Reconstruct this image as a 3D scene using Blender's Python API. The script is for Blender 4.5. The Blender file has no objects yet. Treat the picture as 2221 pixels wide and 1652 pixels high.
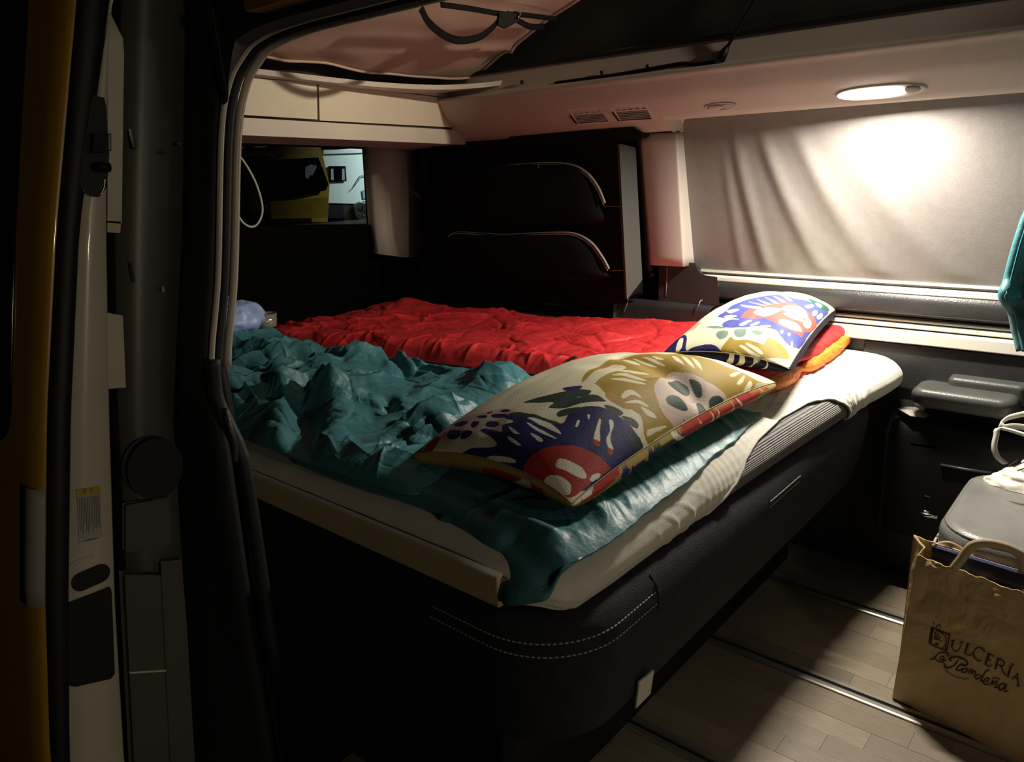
import bpy, bmesh, math, random
import numpy as np
from mathutils import Vector, Matrix

# ------------------------------------------------------------------ camera, world, lights, exposure
SC = bpy.context.scene
COL = SC.collection
random.seed(4)
FPX = 1650.0
RM = np.array([[0.75693079, 0.14849343, -0.63640041],
               [0.65206459, -0.23601993, 0.72049036],
               [-0.0432151, -0.96033551, -0.27547806]])
EYE = np.array([0.0, -0.6, 1.2])
cd = bpy.data.cameras.new('camera')
cam = bpy.data.objects.new('camera', cd)
COL.objects.link(cam)
cd.sensor_fit = 'HORIZONTAL'
cd.sensor_width = 36
cd.lens = FPX / 2221 * 36
cd.clip_start = 0.02
m = Matrix.Identity(4)
for i in range(3):
    m[i][0] = RM[i, 0]; m[i][1] = -RM[i, 1]; m[i][2] = -RM[i, 2]; m[i][3] = EYE[i]
cam.matrix_world = m
SC.camera = cam

wd = bpy.data.worlds.new('night'); SC.world = wd
wd.use_nodes = True
wd.node_tree.nodes['Background'].inputs[0].default_value = (0.55, 0.6, 0.8, 1)
wd.node_tree.nodes['Background'].inputs[1].default_value = 0.0012
SC.view_settings.view_transform = 'Standard'
SC.view_settings.look = 'None'
SC.view_settings.exposure = 0.0
SC.view_settings.gamma = 1
SC.view_settings.use_curve_mapping = False
SC.cycles.max_bounces = 8
SC.cycles.diffuse_bounces = 5
SC.cycles.sample_clamp_indirect = 4


def area(name, loc, target, sx, sy, power, color, spread=180):
    l = bpy.data.lights.new(name, 'AREA')
    l.shape = 'RECTANGLE'; l.size = sx; l.size_y = sy
    l.energy = power; l.color = color; l.spread = math.radians(spread)
    o = bpy.data.objects.new(name, l); COL.objects.link(o)
    o.location = loc
    d = Vector(target) - Vector(loc)
    o.rotation_euler = d.to_track_quat('-Z', 'Y').to_euler()
    return o


# reading lamp over the bed, near-side lamp by the cab, lamp up in the pop-top, street light outside
area('reading_lamp_light', (-0.585, 1.345, 1.300), (-0.56, 1.25, 0.6), 0.12, 0.022, 16.5, (1.0, 0.93, 0.80), 176)
area('cab_lamp_light', (0.75, 0.25, 1.34), (-0.3, 0.75, 0.35), 0.16, 0.05, 1.0, (1.0, 0.89, 0.72), 170)
area('roof_lamp_light', (0.95, 1.15, 1.86), (-1.95, 0.9, 1.42), 0.10, 0.05, 1.5, (1.0, 0.88, 0.64), 34)
area('street_lamp_light', (5.5, -1.7, 1.7), (-1.1, 0, 0.8), 0.5, 0.3, 22, (1.0, 0.84, 0.58), 150)
area('camp_lamp_light', (-18.3, 19.2, 3.4), (-21.6, 18.2, .9), 0.4, 0.3, 170, (0.85, 1.0, 0.97), 100)


# ------------------------------------------------------------------ helpers
def ray(px, py):
    return RM @ np.array([px - 1110.5, py - 826.0, FPX])


def P(px, py, ax, val):
    """the point on the plane axis=val that the photograph shows at this pixel"""
    d = ray(px, py)
    t = (val - EYE[ax]) / d[ax]
    return EYE + t * d


def PP(px, py, p0, n):
    d = ray(px, py); n = np.array(n, float)
    t = np.dot(np.array(p0) - EYE, n) / np.dot(d, n)
    return EYE + t * d


BASE = {}


def base_of(par):
    return BASE.get(par.name, np.zeros(3)) if par else np.zeros(3)


def tag(o, label=None, cat=None, group=None, kind=None):
    if label: o['label'] = label
    if cat: o['category'] = cat
    if group: o['group'] = group
    if kind: o['kind'] = kind
    return o


def thing(name, label, cat, loc=(0, 0, 0), group=None, kind=None):
    o = bpy.data.objects.new(name, None); COL.objects.link(o)
    o.empty_display_size = 0.05
    o.location = loc
    BASE[o.name] = np.array(loc, float)
    return tag(o, label, cat, group, kind)


def obj(name, V, F, mat, par=None, smooth=False, thick=0, label=None, kind=None, bevel=0, sub=0):
    b = base_of(par)
    V = np.asarray(V, float) - b
    me = bpy.data.meshes.new(name)
    me.from_pydata([tuple(v) for v in V], [], [tuple(int(i) for i in f) for f in F])
    me.update()
    o = bpy.data.objects.new(name, me); COL.objects.link(o)
    BASE[o.name] = b
    if par: o.parent = par
    if mat: me.materials.append(mat)
    if smooth: me.shade_smooth()
    if thick:
        md = o.modifiers.new('s', 'SOLIDIFY'); md.thickness = thick; md.offset = -1
    if bevel:
        md = o.modifiers.new('b', 'BEVEL'); md.width = bevel; md.segments = 3; md.limit_method = 'ANGLE'
        md.angle_limit = math.radians(40)
        me.shade_smooth()
        md.harden_normals = False
        for e in me.polygons: e.use_smooth = True
        w = o.modifiers.new('w', 'WEIGHTED_NORMAL')
    if sub:
        md = o.modifiers.new('sb', 'SUBSURF'); md.levels = sub; md.render_levels = sub
    tag(o, label, None, None, kind)
    return o


def box(name, lo, hi, mat, par=None, bevel=0, **k):
    x0, y0, z0 = lo; x1, y1, z1 = hi
    V = [(x0, y0, z0), (x1, y0, z0), (x1, y1, z0), (x0, y1, z0), (x0, y0, z1), (x1, y0, z1), (x1, y1, z1), (x0, y1, z1)]
    F = [(0, 3, 2, 1), (4, 5, 6, 7), (0, 1, 5, 4), (1, 2, 6, 5), (2, 3, 7, 6), (3, 0, 4, 7)]
    return obj(name, V, F, mat, par, bevel=bevel, **k)


def slab(name, pts, off, mat, par=None, bevel=0, **k):
    """a polygon given corner by corner, thickened by the vector off"""
    pts = [np.asarray(p, float) for p in pts]; n = len(pts); off = np.array(off, float)
    V = pts + [p + off for p in pts]
    F = [tuple(range(n)), tuple(range(2 * n - 1, n - 1, -1))]
    F += [(i, i + n, (i + 1) % n + n, (i + 1) % n)[::-1] for i in range(n)]
    # orientation: make the outline face away from off
    nn = np.cross(pts[1] - pts[0], pts[2] - pts[1])
    if np.dot(nn, off) > 0: F = [f[::-1] for f in F]
    return obj(name, V, F, mat, par, bevel=bevel, **k)


def grid(name, G, mat, par=None, smooth=True, thick=0, closed_u=False, closed_v=False, **k):
    nu, nv = G.shape[:2]
    idx = np.arange(nu * nv).reshape(nu, nv)
    a = idx if not closed_u else np.vstack([idx, idx[:1]])
    if closed_v: a = np.hstack([a, a[:, :1]])
    F = np.stack([a[:-1, :-1], a[1:, :-1], a[1:, 1:], a[:-1, 1:]], -1).reshape(-1, 4)
    b = base_of(par)
    me = bpy.data.meshes.new(name)
    V = (G.reshape(-1, 3) - b).astype(np.float32)
    me.vertices.add(len(V)); me.vertices.foreach_set('co', V.ravel())
    me.loops.add(len(F) * 4); me.loops.foreach_set('vertex_index', F.ravel().astype(np.int32))
    me.polygons.add(len(F)); me.polygons.foreach_set('loop_start', np.arange(0, len(F) * 4, 4, dtype=np.int32))
    me.update(calc_edges=True)
    if smooth: me.shade_smooth()
    o = bpy.data.objects.new(name, me); COL.objects.link(o)
    BASE[o.name] = b
    if par: o.parent = par
    me.materials.append(mat)
    if thick:
        md = o.modifiers.new('s', 'SOLIDIFY'); md.thickness = thick; md.offset = -1
    tag(o, k.get('label'), None, None, k.get('kind'))
    return o


def prism(name, prof, ax, a, b, mat, par=None, bevel=0, **k):
    """2D outline extruded along an axis; prof gives the two other coordinates in x,y,z order"""
    pts = []
    for q in prof:
        c = list(q); c.insert(ax, a); pts.append(c)
    off = [0, 0, 0]; off[ax] = b - a
    return slab(name, pts, off, mat, par, bevel=bevel, **k)


def cr(pts, n=12, closed=False):
    """Catmull-Rom through points"""
    p = np.array(pts, float)
    if closed: p = np.vstack([p[-1], p, p[0], p[1]])
    else: p = np.vstack([2 * p[0] - p[1], p, 2 * p[-1] - p[-2]])
    out = []
    for i in range(1, len(p) - 2):
        for t in np.linspace(0, 1, n, endpoint=False):
            out.append(0.5 * (2 * p[i] + (p[i + 1] - p[i - 1]) * t + (2 * p[i - 1] - 5 * p[i] + 4 * p[i + 1] - p[i + 2]) * t * t
                              + (3 * p[i] - p[i - 1] - 3 * p[i + 1] + p[i + 2]) * t ** 3))
    if not closed: out.append(p[-2])
    return np.array(out)


def tube(name, pts, r, mat, par=None, seg=8, closed=False, rs=None, **k):
    p = np.array(pts, float); n = len(p)
    T = np.gradient(p, axis=0)
    if closed:
        T = np.roll(p, -1, 0) - np.roll(p, 1, 0)
    T /= np.linalg.norm(T, axis=1)[:, None] + 1e-12
    up = np.array([0, 0, 1.0])
    if abs(T[0] @ up) > .9: up = np.array([1.0, 0, 0])
    N = np.zeros_like(p); N[0] = np.cross(T[0], up); N[0] /= np.linalg.norm(N[0])
    for i in range(1, n):
        v = N[i - 1] - T[i] * (N[i - 1] @ T[i]); N[i] = v / np.linalg.norm(v)
    B = np.cross(T, N)
    a = np.linspace(0, 2 * math.pi, seg, endpoint=False)
    R = np.full(n, r) if rs is None else np.array(rs)
    G = p[:, None] + R[:, None, None] * (np.cos(a)[None, :, None] * N[:, None] + np.sin(a)[None, :, None] * B[:, None])
    o = grid(name, G, mat, par, closed_u=closed, closed_v=True, **k)
    if not closed:
        bm = bmesh.new(); bm.from_mesh(o.data); bm.verts.ensure_lookup_table()
        bm.faces.new([bm.verts[j] for j in range(seg)])
        bm.faces.new([bm.verts[(n - 1) * seg + j] for j in range(seg)][::-1])
        bm.to_mesh(o.data); bm.free()
    return o


def ribbon(name, pts, wv, mat, par=None, thick=0.002, **k):
    p = np.array(pts, float); w = np.array(wv, float)
    if w.ndim == 1: w = np.tile(w, (len(p), 1))
    G = np.stack([p - w / 2, p + w / 2], 1)
    return grid(name, G, mat, par, thick=thick, **k)


def rrect(x0, x1, y0, y1, r, n=8):
    r = min(r, (x1 - x0) / 2 - 1e-4, (y1 - y0) / 2 - 1e-4)
    out = []
    for cx, cy, a0 in ((x1 - r, y1 - r, 0), (x0 + r, y1 - r, 90), (x0 + r, y0 + r, 180), (x1 - r, y0 + r, 270)):
        for a in np.linspace(a0, a0 + 90, n):
            out.append((cx + r * math.cos(math.radians(a)), cy + r * math.sin(math.radians(a))))
    return np.array(out)


def loft(name, rows, mat, par=None, **k):
    """closed rings stacked, capped at both ends"""
    G = np.array(rows)
    o = grid(name, G, mat, par, closed_v=True, **k)
    nv = G.shape[1]; nu = G.shape[0]
    bm = bmesh.new(); bm.from_mesh(o.data); bm.verts.ensure_lookup_table()
    bm.faces.new([bm.verts[j] for j in range(nv)])
    bm.faces.new([bm.verts[(nu - 1) * nv + j] for j in range(nv)][::-1])
    bmesh.ops.recalc_face_normals(bm, faces=bm.faces)
    for f in bm.faces: f.smooth = True
    bm.to_mesh(o.data); bm.free()
    return o


def cushion(name, x0, x1, y0, y1, z0, z1, r, e, mat, par=None, n=8, shear=None, **k):
    rows = []
    for a in np.linspace(-90, 90, 13):
        ins = e * (1 - math.cos(math.radians(a)))
        z = (z0 + e if a < 0 else z1 - e) + e * math.sin(math.radians(a))
        q = rrect(x0 + ins, x1 - ins, y0 + ins, y1 - ins, max(r - ins, .004), n)
        sh = shear(z) if shear else (0, 0)
        rows.append(np.column_stack([q[:, 0] + sh[0], q[:, 1] + sh[1], np.full(len(q), z)]))
    o = loft(name, rows, mat, par, **k)
    w = o.modifiers.new('w', 'WEIGHTED_NORMAL')
    return o


# noise -------------------------------------------------------------
def gnoise(x, y, seed=0):
    rs = np.random.RandomState(seed)
    perm = rs.permutation(256); perm = np.concatenate([perm, perm])
    ang = rs.rand(256) * 2 * np.pi
    xi = np.floor(x).astype(int); yi = np.floor(y).astype(int)
    xf = x - xi; yf = y - yi

    def g(ix, iy, dx, dy):
        h = perm[(perm[ix & 255] + iy) & 255]
        return np.cos(ang[h]) * dx + np.sin(ang[h]) * dy
    u = xf ** 3 * (xf * (xf * 6 - 15) + 10); v = yf ** 3 * (yf * (yf * 6 - 15) + 10)
    a = g(xi, yi, xf, yf); b = g(xi + 1, yi, xf - 1, yf); c = g(xi, yi + 1, xf, yf - 1); d = g(xi + 1, yi + 1, xf - 1, yf - 1)
    return (a * (1 - u) + b * u) * (1 - v) + (c * (1 - u) + d * u) * v


def crease(x, y, seed, w=.12):
    """sharp-ridged creases, 0..1"""
    n = np.abs(gnoise(x, y, seed))
    return np.exp(-n / w)


def crumple(x, y, seed, f=6, warp=.6):
    wx = x * f + warp * gnoise(x * f * .7, y * f * .7, seed + 7)
    wy = y * f + warp * gnoise(x * f * .7 + 9, y * f * .7 + 3, seed + 8)
    s = 0; amp = 1
    for o in range(3):
        s = s + amp * (np.abs(gnoise(wx * 2 ** o, wy * 2 ** o, seed + o)) * 2)
        amp *= .5
    return s


def sstep(a, b, x):
    t = np.clip((x - a) / (b - a), 0, 1); return t * t * (3 - 2 * t)


# materials ---------------------------------------------------------
def hexc(c):
    return tuple(c) + (1,) if len(c) == 3 else c


def mat(name, col, rough=.6, metal=0, spec=.5, var=0, vscale=8, bump=0, bscale=60, emit=None, estr=0, coat=0, sheen=0, stretch=None, trans=0, speck=0):
    M = bpy.data.materials.new(name); M.use_nodes = True
    nt = M.node_tree; b = nt.nodes['Principled BSDF']
    b.inputs['Base Color'].default_value = hexc(col)
    b.inputs['Roughness'].default_value = rough
    b.inputs['Metallic'].default_value = metal
    b.inputs['Specular IOR Level'].default_value = spec
    b.inputs['Coat Weight'].default_value = coat
    b.inputs['Sheen Weight'].default_value = sheen
    if emit:
        b.inputs['Emission Color'].default_value = hexc(emit); b.inputs['Emission Strength'].default_value = estr
    tc = nt.nodes.new('ShaderNodeTexCoord')
    mp = nt.nodes.new('ShaderNodeMapping'); nt.links.new(tc.outputs['Object'], mp.inputs[0])
    if stretch: mp.inputs['Scale'].default_value = stretch
    if True:
        n = nt.nodes.new('ShaderNodeTexNoise'); n.inputs['Scale'].default_value = vscale; n.inputs['Detail'].default_value = 5
        nt.links.new(mp.outputs[0], n.inputs['Vector'])
        r = nt.nodes.new('ShaderNodeValToRGB')
        v = max(var, .03)
        r.color_ramp.elements[0].position = .3; r.color_ramp.elements[1].position = .7
        r.color_ramp.elements[0].color = hexc([c * (1 - v) for c in col[:3]])
        r.color_ramp.elements[1].color = hexc([min(1, c * (1 + v)) for c in col[:3]])
        nt.links.new(n.outputs['Fac'], r.inputs[0]); nt.links.new(r.outputs[0], b.inputs['Base Color'])
    if bump:
        n2 = nt.nodes.new('ShaderNodeTexNoise'); n2.inputs['Scale'].default_value = bscale; n2.inputs['Detail'].default_value = 3
        nt.links.new(mp.outputs[0], n2.inputs['Vector'])
        bp = nt.nodes.new('ShaderNodeBump'); bp.inputs['Strength'].default_value = bump; bp.inputs['Distance'].default_value = .002
        nt.links.new(n2.outputs['Fac'], bp.inputs['Height']); nt.links.new(bp.outputs[0], b.inputs['Normal'])
    return M


WHITE = mat('white_plastic', (.62, .55, .50), .45, var=.04, vscale=5, bump=.08, bscale=250)
LOCK = mat('locker_laminate', (.66, .58, .48), .4, var=.05, vscale=4)
SHELL = mat('headliner_plastic', (.52, .44, .40), .55, var=.05, bump=.1, bscale=300)
BLACKP = mat('black_plastic', (.006, .006, .006), .5, spec=.25, bump=.15, bscale=300)
RUB = mat('black_rubber', (.006, .006, .006), .6)
LEATH = mat('charcoal_leatherette', (.035, .034, .034), .38, bump=.35, bscale=260, var=.15, vscale=12)
ARML = mat('armrest_leather', (.07, .07, .065), .4, bump=.3, bscale=300, var=.15, vscale=9)
SEATL = mat('grey_leather', (.20, .195, .185), .33, bump=.3, bscale=300, var=.15, vscale=9)
PIPE = mat('grey_piping', (.42, .38, .34), .5)
STITCH = mat('white_thread', (.42, .40, .36), .6)
GREYF = mat('grey_side_fabric', (.085, .085, .075), .7, bump=.3, bscale=400)
BLKF = mat('black_fabric', (.006, .0045, .0045), .85, spec=.2, bump=.5, bscale=350, var=.2)
BENCH = mat('dark_bench_fabric', (.019, .020, .024), .8, spec=.25, bump=.9, bscale=420, var=.25, vscale=40)
YEL = mat('yellow_car_paint', (.36, .20, .012), .32, coat=.5)
PAINT = mat('white_car_paint', (.60, .56, .46), .3, coat=.4, var=.04, vscale=6)
BPAINT = mat('shaded_jamb_paint', (.085, .078, .07), .4, var=.1, vscale=5)  # white body paint darkened, the shade of the jamb put into the colour
DGLASS = mat('dark_window_glass', (.004, .004, .005), .08)
ALU = mat('aluminium', (.62, .58, .50), .32, metal=.75, var=.06, vscale=30)
CHROME = mat('chrome', (.75, .73, .70), .15, metal=1)
SHEET = mat('cream_jersey_sheet', (.62, .59, .51), .85, bump=.35, bscale=520, var=.05, vscale=30, sheen=.2)
FOAM = mat('pale_mattress_edge', (.60, .48, .26), .8, bump=.3, bscale=300, var=.08)
CANVAS = mat('dark_canvas', (.030, .027, .022), .85, bump=.4, bscale=300, var=.3, vscale=5)
BEIGEC = mat('beige_canvas', (.50, .36, .30), .8, bump=.2, bscale=300, var=.06, vscale=5)
WEB = mat('black_webbing', (.004, .003, .004), .8, spec=.15, bump=.5, bscale=500)
PAPER = mat('brown_paper', (.72, .52, .25), .62, bump=.5, bscale=90, var=.10, vscale=14)
INK = mat('brown_ink', (.035, .012, .008), .7)
INKF = mat('faded_ink', (.22, .14, .06), .7)
NAVY = mat('navy_card', (.008, .010, .05), .4)
POLY = mat('white_carrier_plastic', (.80, .76, .66), .4, var=.05)
TRIMW = mat('white_rail', (.80, .76, .66), .3, var=.03)
BLUEP = mat('pale_blue_plastic', (.36, .48, .9), .35, var=.2, vscale=20)


def satin(name, col, rough=.38, var=.1):
    M = mat(name, col, rough, var=var, vscale=9, bump=.35, bscale=130, sheen=.0, spec=.45)
    return M


TEAL = satin('teal_nylon', (.052, .190, .215), .46)
RED = satin('red_nylon', (.60, .028, .032), .5)
ORANGE = satin('orange_nylon', (.85, .22, .02), .5)


def ribbed(name, col, scale, axis=(1, 0, 0), rough=.7):
    M = mat(name, col, rough, var=.15, vscale=60, bump=.6, bscale=500)
    nt = M.node_tree; b = nt.nodes['Principled BSDF']
    tc = nt.nodes.new('ShaderNodeTexCoord')
    w = nt.nodes.new('ShaderNodeTexWave'); w.inputs['Scale'].default_value = scale; w.inputs['Distortion'].default_value = .4
    w.bands_direction = 'Z'
    nt.links.new(tc.outputs['Object'], w.inputs['Vector'])
    bp = nt.nodes.new('ShaderNodeBump'); bp.inputs['Strength'].default_value = .8; bp.inputs['Distance'].default_value = .003
    nt.links.new(w.outputs['Fac'], bp.inputs['Height'])
    old = b.inputs['Normal'].links[0].from_node
    nt.links.new(old.outputs[0], bp.inputs['Normal']); nt.links.new(bp.outputs[0], b.inputs['Normal'])
    return M


RIBB = ribbed('ribbed_grey_mesh', (.20, .19, .18), 95)


def wood_mat():
    M = mat('oak_vinyl', (.33, .26, .185), .42, bump=.15, bscale=80)
    nt = M.node_tree; b = nt.nodes['Principled BSDF']
    oi = nt.nodes.new('ShaderNodeObjectInfo')
    tc = nt.nodes.new('ShaderNodeTexCoord')
    ad = nt.nodes.new('ShaderNodeVectorMath'); ad.operation = 'ADD'
    sc = nt.nodes.new('ShaderNodeVectorMath'); sc.operation = 'SCALE'
    cmb = nt.nodes.new('ShaderNodeCombineXYZ')
    nt.links.new(oi.outputs['Random'], cmb.inputs[0]); nt.links.new(oi.outputs['Random'], cmb.inputs[1])
    nt.links.new(cmb.outputs[0], sc.inputs[0]); sc.inputs['Scale'].default_value = 37
    nt.links.new(tc.outputs['Object'], ad.inputs[0]); nt.links.new(sc.outputs[0], ad.inputs[1])
    mp = nt.nodes.new('ShaderNodeMapping'); mp.inputs['Scale'].default_value = (3, 60, 1)
    nt.links.new(ad.outputs[0], mp.inputs[0])
    n = nt.nodes.new('ShaderNodeTexNoise'); n.inputs['Scale'].default_value = 2.2; n.inputs['Detail'].default_value = 8
    n.inputs['Roughness'].default_value = .65
    nt.links.new(mp.outputs[0], n.inputs['Vector'])
    r = nt.nodes.new('ShaderNodeValToRGB')
    r.color_ramp.elements[0].position = .3; r.color_ramp.elements[0].color = (.15, .105, .07, 1)
    r.color_ramp.elements[1].position = .72; r.color_ramp.elements[1].color = (.52, .43, .31, 1)
    nt.links.new(n.outputs['Fac'], r.inputs[0])
    mr = nt.nodes.new('ShaderNodeMapRange'); mr.inputs['To Min'].default_value = .78; mr.inputs['To Max'].default_value = 1.08
    nt.links.new(oi.outputs['Random'], mr.inputs['Value'])
    mx = nt.nodes.new('ShaderNodeVectorMath'); mx.operation = 'SCALE'
    nt.links.new(r.outputs[0], mx.inputs[0]); nt.links.new(mr.outputs[0], mx.inputs['Scale'])
    nt.links.new(mx.outputs[0], b.inputs['Base Color'])
    return M


WOOD = wood_mat()


def blind_mat():
    M = mat('silver_blind_fabric', (.24, .218, .206), .5, bump=.25, bscale=420, var=.05, vscale=50, metal=.15)
    return M


BLIND = blind_mat()


def glass_mat():
    M = bpy.data.materials.new('clear_glass'); M.use_nodes = True
    nt = M.node_tree; nt.nodes.clear()
    o = nt.nodes.new('ShaderNodeOutputMaterial'); mx = nt.nodes.new('ShaderNodeMixShader')
    t = nt.nodes.new('ShaderNodeBsdfTransparent'); t.inputs[0].default_value = (.80, .84, .84, 1)
    g = nt.nodes.new('ShaderNodeBsdfGlossy'); g.inputs['Roughness'].default_value = .03
    f = nt.nodes.new('ShaderNodeFresnel'); f.inputs[0].default_value = 1.45
    nt.links.new(f.outputs[0], mx.inputs[0]); nt.links.new(t.outputs[0], mx.inputs[1]); nt.links.new(g.outputs[0], mx.inputs[2])
    nt.links.new(mx.outputs[0], o.inputs[0])
    return M


GLASS = glass_mat()
TAILG = mat('tailgate_carpet', (.0018, .0017, .0015), .9, spec=.05)

# ------------------------------------------------------------------ floor: plank vinyl and seat rails
FL = thing('floor', 'wood-plank vinyl camper floor crossed by aluminium seat rails', 'floor', (0, .8, 0), kind='structure')
box('subfloor', (-2.6, -.05, -.06), (1.6, 1.68, -.004), BLACKP, FL)
pw = .058
rails_y = [.605, .995, 1.36]
plank_me = None
y = .02; row = 0
while y < 1.62:
    y1 = y + pw
    x = -1.02 + (row * .37 % .3) - .3
    while x < .34:
        L = .30
        x1 = x + L
        if x1 > -.95:
            blocked = any(y1 > r - .025 and y < r + .025 for r in rails_y)
            ya, yb = y, y1
            for r in rails_y:
                if ya < r - .022 < yb: yb = r - .022
                elif ya < r + .022 < yb: ya = r + .022
                elif ya >= r - .022 and yb <= r + .022: ya = yb
            if yb - ya > .008:
                if plank_me is None:
                    o = box('plank', (-.5, -.5, -.006), (.5, .5, 0), WOOD, None)
                    plank_me = o.data
                else:
                    o = bpy.data.objects.new('plank', plank_me); COL.objects.link(o)
                o.parent = FL
                o.location = ((x + x1) / 2, (ya + yb) / 2 - .8, -.0002 * (row % 3))
                o.scale = (L - .0006, (yb - ya) - .0005, 1)
        x = x1
    y = y1; row += 1
for r in rails_y:
    V = prism('seat_rail', [(r - .021, -.005), (r - .021, .004), (r - .017, .006), (r - .006, .006), (r - .006, -.003), (r + .006, -.003), (r + .006, .006), (r + .017, .006), (r + .021, .004), (r + .021, -.005)],
              0, -1.0, .6 if r != .605 else .0 + .6, ALU, FL)
    box('rail_slot', (-1.0, r - .0058, -.0028), (.6, r + .0058, .001), RUB, FL)

# ------------------------------------------------------------------ far side wall
WR = thing('wall_right', 'far side wall of the camper with dark padded lining', 'wall', (0, 1.65, 0), kind='structure')
box('outer_skin', (-2.55, 1.66, -.05), (1.6, 1.70, 1.45), BLACKP, WR)
box('lower_panel', (-2.4, 1.60, 0), (1.6, 1.66, .69), LEATH, WR)
# dark padded waist panel under the window
prof = [(1.66, .835), (1.605, .832), (1.585, .822), (1.575, .80), (1.578, .77), (1.60, .758), (1.66, .758)]
prism('waist_pad', prof, 0, -1.21, 1.6, LEATH, WR, bevel=.004)
slab('pillar_pad', [P(1335, 657, 1, 1.55), P(1385, 606, 1, 1.55), P(1408, 612, 1, 1.55), P(1412, 575, 1, 1.55), P(1502, 578, 1, 1.55), P(1507, 592, 1, 1.55), P(1522, 604, 1, 1.55), P(1548, 608, 1, 1.55), P(1552, 652, 1, 1.55)], (0, .08, 0), LEATH, WR, bevel=.012)
tube('seam', [P(1447, 578, 1, 1.549), P(1446, 610, 1, 1.548), P(1444, 643, 1, 1.549)], .0013, PIPE, WR, seg=6)
# lower shelf pads behind the bed
prism('shelf_pad', [(1.62, .752), (1.54, .75), (1.525, .74), (1.52, .66), (1.62, .66)], 0, -1.40, -.84, LEATH, WR, bevel=.01)
for a, b in (((1366, 642), (1354, 676)), ((1519, 652), (1511, 672))):
    p0 = P(*a, 1, 1.52); p1 = P(*b, 1, 1.518)
    tube('seam', [p0 + (0, .012, 0), p0, p1], .0016, PIPE, WR, seg=6)
tube('cable_loop', cr([P(1541, 675, 1, 1.50), P(1552, 665, 1, 1.50), P(1570, 661, 1, 1.50), P(1592, 664, 1, 1.49)], 6), .003, BLACKP, WR)
# ledge rails (three white strips)
LR = thing('trim_1', 'three stacked cream rails running along the far wall beside the bed', 'trim', (0, 1.6, .7), kind='structure')
for z0, z1, yo in ((.744, .754, 1.592), (.728, .741, 1.588), (.690, .724, 1.572)):
    prism('rail', [(1.62, z0), (yo + .004, z0), (yo, z0 + .003), (yo, z1 - .004), (yo + .008, z1), (1.62, z1)], 0, -.84, 1.6, TRIMW, LR)
prism('rail_shadow_gap', [(1.615, .69), (1.597, .69), (1.597, .757), (1.615, .757)], 0, -.80, 1.6, BLACKP, LR)
# upper lining of door panel under rails
prism('door_card', [(1.62, .685), (1.592, .683), (1.585, .66), (1.588, .565), (1.60, .55), (1.62, .55)], 0, -.62, 1.6, LEATH, WR, bevel=.004)

# white pillar between quarter panel and blind
PT = thing('trim_2', 'pinkish white pillar cover left of the window blind', 'trim', (-1.2, 1.5, .86), kind='structure')
yb_, yt_ = 1.511, 1.452
f = [P(1412, 575, 1, yb_), P(1483, 578, 1, yb_), P(1467, 285, 1, yt_), P(1390, 289, 1, yt_)]
r_ = [P(1508, 574, 1, 1.60), P(1485, 282, 1, 1.505)]
fl = [P(1404, 572, 1, 1.56), P(1384, 289, 1, 1.50)]
N = 14
rows = []
for t in np.linspace(0, 1, N):
    A = f[0] * (1 - t) + f[3] * t; B = f[1] * (1 - t) + f[2] * t; Cc = r_[0] * (1 - t) + r_[1] * t; D = fl[0] * (1 - t) + fl[1] * t
    e = .10
    ring = [D, A + (D - A) * e, A + (B - A) * .04, A + (B - A) * .5, B + (A - B) * .05, B + (Cc - B) * .03, B + (Cc - B) * .12, B + (Cc - B) * .6, Cc, Cc + (0, .05, 0), D + (0, .05, 0)]
    rows.append(ring)
loft('pillar_cover', rows, WHITE, PT)

# upper far rail (headliner side) --------------------------------------------------
CE = thing('ceiling', 'moulded beige headliner edge around the open pop-top', 'ceiling', (0, 1.3, 1.4), kind='structure')


def railprof(low):
    p = [(1.50, 1.52), (1.385, 1.50), (1.355, 1.482), (1.338, 1.425), (1.325, 1.416), (1.300, 1.416), (1.293, 1.411), (1.293, 1.405), (1.299, 1.400),
         (1.306, 1.390), (1.320, 1.360), (1.333, 1.345), (1.352, 1.328), (1.372, 1.308), (1.383, 1.300)]
    return p + ([(1.43, 1.268), (1.60, 1.268)] if low else [(1.40, 1.297), (1.52, 1.30), (1.60, 1.31)])


def railmesh(name, x0, x1, low, par):
    pr = np.array(railprof(low)); nseg = 8
    G = np.zeros((len(pr), nseg, 3))
    G[:, :, 0] = np.linspace(x0, x1, nseg)[None]; G[:, :, 1] = pr[:, :1]; G[:, :, 2] = pr[:, 1:]
    o = grid(name, G, SHELL, par, thick=.004)
    return o


railmesh('side_rail', -2.35, 1.6, False, CE)
prism('lower_lip', [(1.383, 1.301), (1.43, 1.268), (1.60, 1.268), (1.60, 1.31)], 0, -2.35, -1.14, SHELL, CE, bevel=.004)
# fillet where pillar meets rail: rounded blind corner
slab('corner_fillet', [P(1466, 288, 1, 1.50), P(1486, 284, 1, 1.50), P(1489, 268, 1, 1.495), P(1500, 256, 1, 1.49), P(1520, 250, 1, 1.485), P(1520, 236, 1, 1.47), P(1466, 240, 1, 1.46)], (0, .02, 0), WHITE, CE)
slab('rail_joint', [P(1390, 288, 1, 1.449), P(1467, 284, 1, 1.449), P(1467, 286.5, 1, 1.449), P(1390, 290.5, 1, 1.449)], (0, .02, 0), RUB, CE)
# roof skin pieces keep the light in
box('roof_far', (-2.55, 1.50, 1.50), (1.6, 1.70, 1.54), BLACKP, CE)
box('roof_front', (.9, .0, 2.3), (1.6, 1.6, 2.34), BLACKP, CE)
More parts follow.
